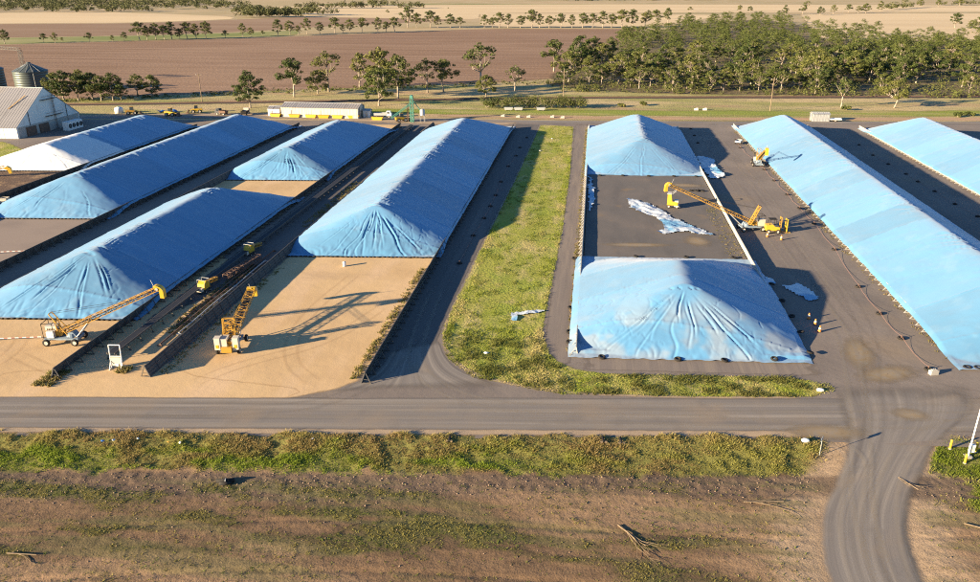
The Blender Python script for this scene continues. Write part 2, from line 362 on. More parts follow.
# north verge, railway, wood floor, fields
sheet('north_verge', [(-360, 250), (-200, 283), (-130, 298), (-70, 296), (-30, 294), (60, 301), (150, 312), (300, 330), (420, 345), (420, 440), (200, 392), (60, 378), (-30, 412), (-110, 386), (-200, 340), (-240, 322), (-380, 300)], .012, mat['verge'], 6., step=10)
sheet('railway', [(-420, 268), (-200, 308), (-123, 326), (-40, 346), (3, 355), (90, 367), (174, 379), (400, 420), (400, 428), (174, 388), (90, 375), (3, 362), (-40, 353), (-123, 333), (-200, 315), (-420, 276)], .03, mat['rail'], 3., step=12)
sheet('ploughed_field', [(-255, 316), (-231, 322), (-199, 339), (-160, 358), (-104, 384), (-57, 406), (-18, 428), (10, 544), (40, 744), (49, 927), (-129, 904), (-237, 798), (-328, 717), (-416, 665), (-492, 614), (-760, 470), (-900, 250), (-600, 120)], .03, mat['plough'], 5., step=20)
sheet('green_field', [(-496, 619), (-420, 671), (-331, 724), (-289, 767), (-323, 859), (-365, 798), (-450, 738), (-555, 694), (-691, 623), (-617, 555)], .03, mat['greenfield'], 8., step=25)
sheet('fallow_field', [(-560, 701), (-455, 745), (-372, 815), (-317, 945), (-175, 1126), (-447, 1194), (-500, 1100), (-590, 971), (-745, 938), (-1000, 810), (-691, 623)], .03, mat['plough2'], 10., step=30)
sheet('stubble_field', [(-1100, 780), (-754, 950), (-597, 984), (-507, 1116), (-577, 1216), (-828, 1338), (-1019, 1289), (-1500, 1100)], .03, mat['stubble'], 12., step=40)
sheet('stubble_field', [(-454, 1212), (-161, 1128), (-199, 1396), (678, 1560), (956, 1706), (1800, 2500), (-261, 1950), (-732, 1700), (-573, 1301)], .03, mat['stubble'], 14., step=50)
sheet('stubble_field', [(-135, 950), (63, 975), (214, 1360), (-199, 1390)], .06, mat['stubble'], 10., step=40)
sheet('stubble_field', [(202, 765), (600, 771), (1100, 1587), (337, 1419)], .06, mat['stubble'], 12., step=40)
sheet('green_field', [(-633, 2060), (278, 2292), (1215, 2682), (1300, 2400), (984, 2168), (-261, 1960), (-692, 1856)], .09, mat['greenfield'], 20., step=60)
sheet('wood_floor', [(-30, 395), (-19, 440), (-16, 526), (38, 802), (120, 1052), (230, 1200), (255, 932), (284, 775), (400, 722), (330, 420), (196, 388), (94, 379), (20, 374)], .05, mat['woodfloor'], 14., step=25)

# pads
sheet('bunker_pad', [(-55.3, 77.6), (-52, 77.6), (-35, 79.8), (-31, 83), (-27.8, 85.5), (-27.8, 276), (-55.3, 276)], .004, mat['tan'], 1.4, step=3)
sheet('bunker_pad', [(-96, 74.5), (-72, 76.8), (-64.6, 77.3), (-55.5, 77.8), (-55.5, 84), (-58.5, 110), (-62, 128), (-68.0, 128), (-68.0, 276), (-94, 276)], .005, mat['tan'], 1.4, step=3)
sheet('sandy_apron', [(-76, sk(-76, 84.2)), (-55, sk(-55, 84.3)), (-36, sk(-36, 84.0)), (-34, 82.5), (-50, 84), (-57, 88), (-66, 84), (-76, 82)], .0065, mat['tan'], 1.2, step=2)
sheet('bunker_pad', [(-131.5, 85), (-104, 90), (-104, 268), (-131.5, 268)], .010, mat['greypad'], 1.0, step=4)
sheet('bunker_pad', [(-166, 150), (-139.5, 152), (-139.5, 262), (-166, 262)], .010, mat['darkpad'], 1.0, step=4)
sheet('grass_patch', [(-260, 160), (-172, 178), (-170, 214), (-190, 229), (-260, 222)], .012, mat['stripgrass'], 2.5, step=4)
sheet('sandy_apron', [(-300, 240), (-200, 276), (-130, 287), (-60, 279), (-36, 278), (-24, 287), (-40, 292), (-75, 290), (-140, 298), (-220, 284), (-300, 256)], .008, mat['sand'], 4., step=6)
# raised pad of the bunker with pale walls
pb = MB(); pb.box((14.9, 0, 0), (30.0, 181, .36)); o = pb.build('raised_pad', mat['asphalt'], None, (0, 191.5, .17)); tag(o, kind='structure')

# roads
ribbon('back_road', [(-340, 246), (-180, 276), (-100, 287), (-38, 284.5), (40, 292), (240, 316)], [(-340, 253), (-180, 283), (-100, 294), (-38, 291), (40, 299), (240, 323)], .020, mat['road'], 1.5)
ribbon('lane_road', [(-27.6, 86), (-27.6, 285)], [(-20.0, 90), (-20.6, 110), (-20.0, 150), (-19, 200), (-18.4, 285)], .006, mat['lane'], .8)
ribbon('lane_road', [(-66.6, 96), (-66.9, 276)], [(-57.0, 118), (-56.5, 276)], .007, mat['lane'], 2.)
ribbon('gravel_track', [(-5.4, 92), (-5.6, 125), (-5.2, 210), (-6.2, 287)], [(-.9, 92), (-.9, 287)], .006, mat['track'], .8)
ribbon('gravel_track', [(-1, 92.0), (33, 94.5)], [(-1, 97.3), (33, 100)], .007, mat['track'], 1.0)
ribbon('front_road', [(-180, sk(-180, 76.6)), (-60, sk(-60, 76.9)), (26, sk(26, 76.9)), (60, sk(60, 77)), (140, sk(140, 77))], [(-180, sk(-180, 85)), (-60, sk(-60, 84.8)), (26, sk(26, 85.2)), (60, sk(60, 86)), (140, sk(140, 86))], .010, mat['road'], 1.0, n=120, cross=12)
ribbon('lane_mouth', [(-36, 80.5), (-30.5, 83), (-26.8, 88), (-26.4, 96)], [(-4, 85.6), (-14.1, 88.8), (-18.4, 93.5), (-20.6, 101)], .013, mat['road'], 1.2)
RL = [(31, 95, 0), (30.5, 84, 0), (28.9, 76.5, 0), (26.3, 71.2, -.22), (23.4, 65.8, -.38), (22.2, 61.3, -.42), (21.5, 55.8, -.42), (22.4, 45, -.42), (26, 30, -.42)]
RR = [(52, 98, 0), (49, 88, 0), (41.0, 80.0, 0), (35.9, 72.2, -.22), (33.2, 66.9, -.38), (31.5, 61.5, -.42), (31.1, 56.8, -.42), (32.2, 46, -.42), (36, 31, -.42)]
ribbon('access_road', RL, RR, .016, mat['road'], 2.4, n=90, cross=12, endf=9.0)
def arc(pts, off):
    p = np.array(pts, float)
    for _ in range(3):
        q = [p[0]]
        for a, b in zip(p[:-1], p[1:]): q += [a * .75 + b * .25, a * .25 + b * .75]
        q.append(p[-1]); p = np.array(q)
    t = np.gradient(p, axis=0); t /= np.linalg.norm(t, axis=1)[:, None]; nn = np.stack([-t[:, 1], t[:, 0]], 1); return p + nn * off
tk = 0
for pts, hw_, zz in [([(-90, sk(-90, 79)), (-30, sk(-30, 79.2)), (30, sk(30, 79.0)), (90, sk(90, 79.4))], .9, 0), ([(-90, sk(-90, 82.6)), (-30, sk(-30, 82.4)), (30, sk(30, 82.8)), (90, sk(90, 82.4))], .9, 0),
                ([(-70, sk(-70, 80.6)), (-44, sk(-44, 81)), (-30, sk(-30, 82.5)), (-24.5, 90), (-23.8, 110), (-23.6, 180)], .95, 0), ([(20, sk(20, 82)), (2, sk(2, 81.5)), (-12, sk(-12, 83)), (-20, 87), (-23.5, 95), (-24.5, 120)], .95, 0),
                ([(-10, sk(-10, 80)), (14, sk(14, 80)), (26, 81.5), (31, 77), (28.5, 70), (25.8, 62), (25.4, 54)], .95, 0), ([(44, 130), (42, 108), (38, 95), (35, 84), (30.7, 74), (27.4, 66), (25.8, 54)], .95, 0),
                ([(38, 130), (38.5, 108), (36, 96), (34, 86), (31.0, 76), (28.3, 67), (27.0, 54)], .95, 0), ([(80, 92), (56, 88), (42, 84), (35.5, 77), (30.5, 68), (28.0, 54)], .95, 0), ([(90, 96), (60, 92), (46, 92), (41, 100), (40, 130), (40, 200)], .95, 0), ([(38, 130), (37, 180), (38, 280)], .95, 0), ([(42.5, 120), (43, 180), (42, 280)], .95, 0)]:
    for s in (-1, 1):
        a = arc(pts, s * hw_ - .45); b = arc(pts, s * hw_ + .45)
        z_ = [float(np.interp(y, [56, 61.3, 66, 71.5, 76.5], [-.40, -.395, -.35, -.18, .02])) if (18 < x < 40 and y < 77) else 0. for x, y in (a + b) / 2]
        ribbon('tyre_track', np.c_[a, z_], np.c_[b, z_], .019 + tk * .00022, mat['trackpale'] if tk % 6 < 4 else mat['trackdark'], .42, n=90, cross=2, endf=6.)
        tk += 1
for pts in [[(-33, 83.5), (-40, 90), (-43, 104), (-40, 126)], [(-50, 81), (-46, 88), (-36, 96), (-31, 112)], [(-80, 80), (-78, 86), (-82, 95)], [(-64, 81), (-72, 84), (-80, 88)]]:
    for s in (-1, 1):
        ribbon('tyre_track', arc(pts, s * .9 - .4), arc(pts, s * .9 + .4), .006 + tk * .00022, mat['tracksand'], .38, n=60, cross=2, endf=5.); tk += 1
ribbon('road_shoulder', [(-180, sk(-180, 75.9)), (-60, sk(-60, 76.0)), (20, sk(20, 76.0)), (27, 78.6)], [(-180, sk(-180, 77.3)), (-60, sk(-60, 77.5)), (20, sk(20, 77.5)), (29, 81.6)], .018, mat['sand'], .7, n=120, cross=4)
ribbon('road_shoulder', [(-20.9, 108), (-20.3, 99), (-18.0, 93.0), (-13.5, 88.2), (-3, 85.3), (14, 86.3), (29, 88.4)], [(-20.2, 108), (-19.5, 99.5), (-17.2, 93.9), (-13.0, 89.2), (-2.5, 86.2), (14, 87.1), (29, 89.2)], .020, mat['sand'], .5, n=90, cross=4)
def blob(name, cx, cy, rx, ry, az, z, m):
    n = 28; V = []; e = []
    for r, ev in ((1., 0.), (.45, .75), (0.02, 1.)):
        for k in range(n):
            t = 2 * math.pi * k / n; x, y = rx * r * math.cos(t), ry * r * math.sin(t); V.append((cx + x * math.cos(az) - y * math.sin(az), cy + x * math.sin(az) + y * math.cos(az), z)); e.append(ev)
    F = np.array([[a * n + i, a * n + (i + 1) % n, (a + 1) * n + (i + 1) % n, (a + 1) * n + i] for a in range(2) for i in range(n)])
    return tag(link(name, np_mesh(name, np.array(V), F, m, edge=e)), kind='structure')
for cx, cy, rx, ry, az, z in [(38.6, 102.5, 2.6, 6.5, -.2, .0165), (40.5, 96.5, 5.5, 2.6, .45, .0170), (28.6, 80.6, 5.5, 2.0, .1, .0215), (39.6, 86.0, 2.6, 1.8, 0, .0175), (10, 146, 8, 1.6, .1, .356), (22, 150, 3, 4, .2, .357), (24, 196, 6, 2.5, 0, .356)]:
    blob('dust_patch', cx, cy, rx, ry, az, z, mat['dust'])
sheet('dirt_strip', [(-60, 296), (-20, 296.5), (60, 303), (150, 314), (300, 334), (300, 343), (150, 321), (60, 309), (0, 304), (-60, 302)], .04, mat['dirt'], 3.5, step=6)
sheet('green_strip', [(-100, 302), (-40, 304), (20, 309), (100, 318), (220, 335), (220, 350), (100, 330), (20, 322), (-40, 316), (-100, 311)], .05, mat['vergegrass'], 7., step=6)
RCX = np.array([(a[0] + b[0]) / 2 for a, b in zip(RL, RR)])[::-1]; RCY = np.array([(a[1] + b[1]) / 2 for a, b in zip(RL, RR)])[::-1]; RCZ = np.array([(a[2] + b[2]) / 2 for a, b in zip(RL, RR)])[::-1]

# ------------------------------------------------------------------ foreground scrub, in relief
def scrub_fields(x, y):
    d = 76.7 - (y - SK * x)                                  # metres south of the road edge
    roadx = np.interp(y, RCY, RCX); dr = np.abs(x - roadx); rz = np.interp(y, RCY, RCZ)
    n1 = fbm(x / 9, y / 2.2, 3, 4); n2 = fbm(x / 2.2, y / 1.6, 11, 3); n3 = fbm(x / 26, y / 6, 23, 3); n4 = fbm(x * 1.6, y * 1.6, 31, 2)
    east = sstep(30, 33, x - (roadx - 30) * 1.0 + 0) * (x > roadx)
    bank = sstep(.1, .9, d + (n2 - .5) * 1.6) * (1 - sstep(6.2, 8.0, d + (n2 - .5) * 3.0)) * (1 - sstep(-1.0, 1.5, x - (roadx - 7.5)))
    z = -.42 * sstep(.4, 7.5, d) + bank * (.16 * np.exp(-((d - 1.8) / 1.3) ** 2) + (n2 - .5) * .42) + (n1 - .5) * .16 * sstep(6, 9, d) + (n4 - .5) * .055 * sstep(.3, 2, d)
    clod = sstep(7.2, 8.0, d) * (1 - sstep(10.5, 12.5, d + (n3 - .5) * 4))
    z = z + clod * (n4 - .5) * .09
    near = 1 - sstep(3.4, 6.5, dr)
    z = z * (1 - near) + (rz - .10) * near
    ruts = np.abs(((d - 15.5 - 1.2 * np.sin(x / 14)) % 7.0) - .9) < .28
    z = z - .06 * ruts * sstep(9, 12, d) * (1 - near)
    veg = np.clip((n1 - .52) * 4 + (n2 - .5) * 1.6 + .12, 0, 1) * sstep(8.2, 10.5, d)
    veg = veg * (1 - .85 * sstep(.46, .60, n3) * (1 - sstep(22, 27, d))) + .45 * sstep(23, 28, d) * np.clip((n2 - .45) * 4, 0, 1)
    veg = np.clip(veg, 0, 1) * sstep(4.2, 8.5, dr)
    isl = sstep(7.4, 4.4, np.hypot((x - 43.0) * .85, (y - 77.2) * 1.5) + (n2 - .5) * 4)        # green island round the lamp post
    isl = np.maximum(isl, sstep(4.2, 2.2, np.hypot((x - 42.6), (y - 69.0) * .8)) * sstep(.40, .5, n2))
    bank = np.maximum(bank, isl * (dr > 4.6))
    return d, z, bank, clod, veg, near, n1, n2, n3, n4, isl
gx = np.unique(np.r_[np.arange(-139, -64, 1.0), np.arange(-64, 56, .25), np.arange(56, 119.5, 1.0)])
gy = np.unique(np.r_[np.arange(25.2, 43, 1.0), np.arange(43, 90.2, .25)])
X, Y = np.meshgrid(gx, gy)
d, Z, bank, clod, veg, near, n1, n2, n3, n4, isl = scrub_fields(X, Y)
Z = np.where(d < .1, np.minimum(Z, -.05), Z)
soil = np.array([.225, .142, .082]); soil2 = np.array([.15, .097, .058]); tan_ = np.array([.345, .222, .13]); cl = np.array([.175, .122, .085]); gre = np.array([.125, .125, .04]); bk = np.array([.21, .205, .055])
def mixc(c, t, k): return c * (1 - k[..., None]) + t * k[..., None]
Cc = np.broadcast_to(soil, X.shape + (3,)).copy()
Cc = mixc(Cc, soil2, sstep(.42, .62, n1)); Cc = mixc(Cc, tan_, sstep(.5, .66, n3) * .9)
Cc = mixc(Cc, np.array([.46, .325, .205]), sstep(10.0, 6.0, (n2 - .5) * 3 + np.abs(X - np.interp(Y, RCY, RCX))) * .92 * sstep(.0, 1.5, d) * (1 - bank))
Cc = mixc(Cc, cl, clod * .85); Cc = mixc(Cc, np.array([.15, .15, .06]), sstep(.50, .62, fbm(X / 14, Y / 1.4, 71, 4)) * .45 * sstep(8, 10, d) * (1 - near)); Cc = mixc(Cc, gre, veg * .75); Cc = mixc(Cc, bk, bank * .9)
Cc = mixc(Cc, tan_, (1 - sstep(.1, .8, d)) * .8)
idx = np.arange(X.size).reshape(X.shape)
Fq = np.stack([idx[:-1, :-1], idx[:-1, 1:], idx[1:, 1:], idx[1:, :-1]], -1)
Fq = Fq[(d[:-1, :-1] > -1.5)].reshape(-1, 4)
o = link('scrub_ground', np_mesh('scrub_ground', np.stack([X, Y, Z], -1).reshape(-1, 3), Fq, mat['scrub'], smooth=True, col=Cc.reshape(-1, 3)))
tag(o, kind='structure')
def scrub_z(x, y):
    return scrub_fields(np.atleast_1d(np.asarray(x, float)), np.atleast_1d(np.asarray(y, float)))[1]

def tufts(name, label, cat, P, H, Wd, C, nb, m, lean=.5, spread=.6):
    """P (n,3) feet, H heights, C colours: nb thin blades for each tuft"""
    n = len(P); k = n * nb
    pi = np.repeat(np.arange(n), nb)
    a = rng.random(k) * 2 * np.pi; r = rng.random(k) ** .5 * spread * np.repeat(Wd, nb)
    base = P[pi] + np.stack([np.cos(a) * r, np.sin(a) * r, np.full(k, -.03)], 1)
    h = H[pi] * (.55 + .6 * rng.random(k)); w = Wd[pi] * (.10 + .16 * rng.random(k)) * 1.3
    t = rng.random(k) * 2 * np.pi; side = np.stack([np.cos(t), np.sin(t), np.zeros(k)], 1) * w[:, None]
    la = a + (rng.random(k) - .5) * 1.5; ll = h * lean * (.3 + rng.random(k))
    top = base + np.stack([np.cos(la) * ll, np.sin(la) * ll, h], 1)
    V = np.stack([base - side, base + side, top + side * .15, top - side * .15], 1).reshape(-1, 3)
    F = np.arange(k * 4).reshape(k, 4)
    cc = C[pi] * (.86 + .28 * rng.random((k, 1)))
    cc = np.repeat(cc, 4, 0)
    o = link(name, np_mesh(name, V, F, m, col=cc)); return tag(o, label, cat, kind='stuff')

# tall grass on the bank south of the road
n = 96000; px = rng.uniform(-72, 52, n); py = rng.uniform(62, 86, n)
f = scrub_fields(px, py); keep = rng.random(n) < f[2] * (.55 + .5 * sstep(.38, .55, f[7])) * (1 - .75 * sstep(.58, .68, f[9]) * sstep(3.2, 1.0, f[0]))
px, py = px[keep], py[keep]; dd = f[0][keep]; nn = f[6][keep]; n2k = f[7][keep]; il = f[10][keep]
g1 = np.array([.25, .31, .04]); g2 = np.array([.37, .29, .11]); g3 = np.array([.34, .24, .11])
kk = np.clip(sstep(5.2, 2.0, dd + (n2k - .5) * 5) * .95 - il, 0, 1)
kk = np.maximum(kk, sstep(-6, 4, px) * .55 * (1 - il)); c = mixc(np.broadcast_to(g1, (len(px), 3)), g2, kk); c = mixc(c, g3, sstep(.52, .66, nn) * .8 * (1 - il)); c = c * (1 - .25 * il[:, None]) * (.72 + .5 * n2k)[:, None]
tufts('bank_grass', 'rough green and straw grass on the bank below the front road', 'grass', np.stack([px, py, f[1][keep]], 1), .06 + .24 * sstep(.35, .75, n2k) * rng.random(len(px)) + .10 * rng.random(len(px)), np.full(len(px), .19), c, 6, mat['blade'], lean=1.0, spread=1.1)
# weeds on the bare soil
n = 80000; px = rng.uniform(-70, 58, n); py = rng.uniform(42, 72, n)
f = scrub_fields(px, py); keep = rng.random(n) < (f[4] * .95 + .06 * sstep(8, 10, f[0]) * (1 - f[5])) * (f[5] < .4)
px, py = px[keep], py[keep]; nn = f[7][keep]
c = mixc(np.broadcast_to(np.array([.17, .20, .045]), (len(px), 3)), np.array([.30, .26, .08]), sstep(.35, .6, nn))
tufts('ground_weeds', 'low green and yellow weeds scattered over the brown soil', 'weeds', np.stack([px, py, f[1][keep]], 1),   .05 + .11 * rng.random(len(px)), np.full(len(px), .17), c, 6, mat['blade'], lean=1.2)
# clods and stones
n = 40000; px = rng.uniform(-70, 58, n); py = rng.uniform(42, 72, n)
f = scrub_fields(px, py); keep = rng.random(n) < (f[3] * .35 + .04 * sstep(9, 12, f[0]) * f[9]) * (f[5] < .5)
px, py, pz = px[keep], py[keep], f[1][keep]; n = len(px)
oc = np.array([(1, 0, 0), (0, 1, 0), (-1, 0, 0), (0, -1, 0), (0, 0, 1), (0, 0, -.4)], float)
sz = .04 + .09 * rng.random(n) ** 2.5
V = np.stack([px, py, pz], 1)[:, None] + oc[None] * sz[:, None, None] * (.6 + .8 * rng.random((n, 6, 1))) * np.array([1.15, 1, .8])
ang = rng.random(n) * 6.28
F0 = np.array([(0, 1, 4), (1, 2, 4), (2, 3, 4), (3, 0, 4), (1, 0, 5), (2, 1, 5), (3, 2, 5), (0, 3, 5)])
F = (F0[None] + 6 * np.arange(n)[:, None, None]).reshape(-1, 3)
c = np.repeat(np.array([.225, .158, .112])[None] * (.7 + .6 * rng.random((n, 1))), 6, 0)
tag(link('soil_clods', np_mesh('soil_clods', V.reshape(-1, 3), F, mat['clod'], col=c)), 'loose clods and stones along the foot of the bank', 'clods', kind='stuff')

# grass strip between the lane and the gravel track, and its tail along the front road
STRIP = [(-13.8, 88.6), (-18.1, 93.5), (-20.2, 100.8), (-20.4, 112), (-20, 140), (-18.9, 200), (-18.2, 283), (-6.4, 281), (-5.2, 211), (-5.0, 155), (-5.5, 125), (-5.8, 104.5), (-4.6, 97), (-1.5, 92.2), (3, 91.6), (15.8, 92.7), (27.4, 93.9), (32.0, 92.6), (32.2, 90.6), (29.0, 88.9), (14, 87.0), (-2.3, 85.6)]
sheet('grass_strip', STRIP, .018, mat['stripgrass'], .9, step=2.5)
def in_poly(px, py, poly):
    inside = np.zeros(len(px), bool); n = len(poly)
    for i in range(n):
        x1, y1 = poly[i]; x2, y2 = poly[(i + 1) % n]
        if y1 == y2: continue
        c = ((y1 > py) != (y2 > py)) & (px < (x2 - x1) * (py - y1) / (y2 - y1) + x1); inside ^= c
    return inside
n = 90000; px = rng.uniform(-21, 33, n); py = 85 + 200 * rng.random(n) ** 1.5
k = in_poly(px, py, STRIP) & ~((fbm(px / 2.2, py / 7, 49, 3) > .60) & (py > 100)) & ~((np.hypot((px + 8.2) / 2.8, (py - 109) / 5) < 1) & (fbm(px, py, 50, 2) > .3)); px, py = px[k], py[k]
n1 = fbm(px / 3.0, py / 9, 41, 4); n2 = fbm(px / 1.5, py / 1.5, 43, 3)
edge = np.minimum(np.abs(px + 19.8), np.abs(px + 5.4)); low = (py < 104)
c = mixc(np.broadcast_to(np.array([.31, .35, .05]), (len(px), 3)), np.array([.52, .44, .18]), sstep(.44, .64, n1)); c = mixc(c, np.array([.21, .23, .045]), sstep(.52, .7, n2) * .7)
c = mixc(c, np.array([.26, .20, .085]), (px > -2) * (n2 > .42) * .7); big = fbm(px / 6, py / 16, 47, 3); c = mixc(c, np.array([.17, .20, .035]), sstep(.50, .62, big) * .7); c = mixc(c, np.array([.15, .155, .04]), (py < 101) * sstep(.40, .6, n2) * .8)
hh = .05 + .14 * sstep(.48, .7, n2) + .22 * low * n2 * rng.random(len(px)) + .10 * (edge < 1.2)
tufts('strip_grass', 'patchy green and straw grass on the strip beside the long shaded lane', 'grass', np.stack([px, py, np.full(len(px), .03)], 1), hh, np.full(len(px), .24), c, 5, mat['blade'], lean=1.1, spread=1.1)
# straggling weeds along the wall feet and pad edges
pts = []
for (x0, x1, y0, y1, n, hh) in [(-29.6, -28.6, 86, 128, 260, .35), (-69.6, -67.0, 79, 83, 160, .4), (-55.2, -54.0, 84, 126, 120, .3), (-61, -59.4, 83.6, 85.2, 60, .4), (-61.5, -58.5, 96, 126, 420, .3), (-1.9, -1.1, 96, 280, 500, .25), (26.5, 29.8, 140, 176, 220, .12), (-60.5, -58, 150, 190, 260, .3), (49.2, 50.6, 102, 280, 260, .15)]:
    for _ in range(n): pts.append((random.uniform(x0, x1), random.uniform(y0, y1), hh * random.uniform(.5, 1.3)))
pts = np.array(pts); zz = np.where((pts[:, 0] > 0) & (pts[:, 0] < 30), .36, .02)
c = mixc(np.broadcast_to(np.array([.14, .15, .04]), (len(pts), 3)), np.array([.36, .27, .12]), rng.random(len(pts)))
tufts('wall_weeds', 'straggling weeds along the bunker wall feet', 'weeds', np.c_[pts[:, :2], zz], pts[:, 2], np.full(len(pts), .35), c, 6, mat['blade'], lean=.9)

# ------------------------------------------------------------------ bunker walls
PL = 2.4
def panel_mesh(nm, h, lean, m):
    b = MB(); t = .05; y1 = PL - .04
    b.prism([(0, 0), (lean, h), (lean + t, h), (t, 0)], 0, y1)
    for k in (.12, .38, .64, .90):                       # pressed horizontal ribs, both faces
        for sgn in (-1, 1):
            b.box((lean * k + t / 2 + sgn * .05, y1 / 2, h * k), (.05, y1 - .02, .09))
    for yy in (.02, y1 - .02): b.prism([(-.05, 0), (lean - .05, h + .03), (lean + .09, h + .03), (.09, 0)], yy - .03, yy + .03)
    b.box((lean + t / 2, y1 / 2, h + .03), (.11, y1, .06))
    return b.mesh(nm, m)
def strut_mesh(nm, h, lean, m):
    b = MB()
    b.bar((lean + .09, 0, h - .05), (lean + .72, 0, 0), .09, .09)
    b.bar((lean * .35 + .09, 0, h * .35), (lean + .46, 0, h * .33), .06, .06)
    b.bar((.08, 0, .05), (lean + .80, 0, .05), .10, .08)
    return b.mesh(nm, m)
WALLM = {}
def wall(x, y0, y1, side, style, label, struts=True, z=0.0):
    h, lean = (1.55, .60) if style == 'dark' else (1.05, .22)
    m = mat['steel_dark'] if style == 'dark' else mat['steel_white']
    if style not in WALLM: WALLM[style] = (panel_mesh('panel', h, lean, m), strut_mesh('strut', h, lean, mat['steel_frame'] if style == 'dark' else mat['galv']))  # dark style: shade of the outer faces coloured into panels and struts
    pm, sm = WALLM[style]
    r = thing('bunker_wall', label, 'bunker wall', (x, y0, z), 0, 'bunker walls')
    n = int((y1 - y0) / PL)
    for i in range(n):
        jz = random.uniform(-.015, .015)
        if side > 0: link('panel', pm, r, (random.uniform(-.02, .02), i * PL, jz))
        else: link('panel', pm, r, (random.uniform(-.02, .02), (i + 1) * PL, jz), (0, 0, math.pi))
        if struts: link('strut', sm, r, (0, i * PL + .1, 0), (0, 0, 0 if side > 0 else math.pi))
    return r
wall(-27.9, 85, 275, 1, 'dark', 'shade-darkened steel bunker wall beside the shaded lane and the grass strip')
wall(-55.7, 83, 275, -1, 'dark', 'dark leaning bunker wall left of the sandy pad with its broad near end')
wall(-68.4, 81, 274, 1, 'dark', 'shade-darkened steel bunker wall behind the white cage, beside the long conveyor')
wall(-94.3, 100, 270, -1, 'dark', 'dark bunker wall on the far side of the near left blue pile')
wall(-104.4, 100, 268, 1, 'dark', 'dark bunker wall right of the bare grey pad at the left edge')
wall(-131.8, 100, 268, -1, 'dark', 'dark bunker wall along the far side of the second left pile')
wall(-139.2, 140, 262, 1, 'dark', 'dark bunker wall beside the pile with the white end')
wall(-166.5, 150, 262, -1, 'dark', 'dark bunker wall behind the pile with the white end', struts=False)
wall(-.35, 97, 282, -1, 'white', 'pale steel wall along the left side of the raised dark pad')
wall(30.1, 106, 282, 1, 'white', 'pale steel wall along the right side of the raised dark pad')
wall(51.0, 111, 290, -1, 'white', 'pale steel wall along the near foot of the long right-hand pile')
wall(76.2, 104, 290, 1, 'white', 'pale steel wall on the shaded side of the long right-hand pile')
wall(94.6, 170, 290, -1, 'white', 'pale steel wall along the foot of the rightmost pile')
wall(120.4, 180, 290, 1, 'white', 'pale steel wall on the far side of the rightmost pile', struts=False)

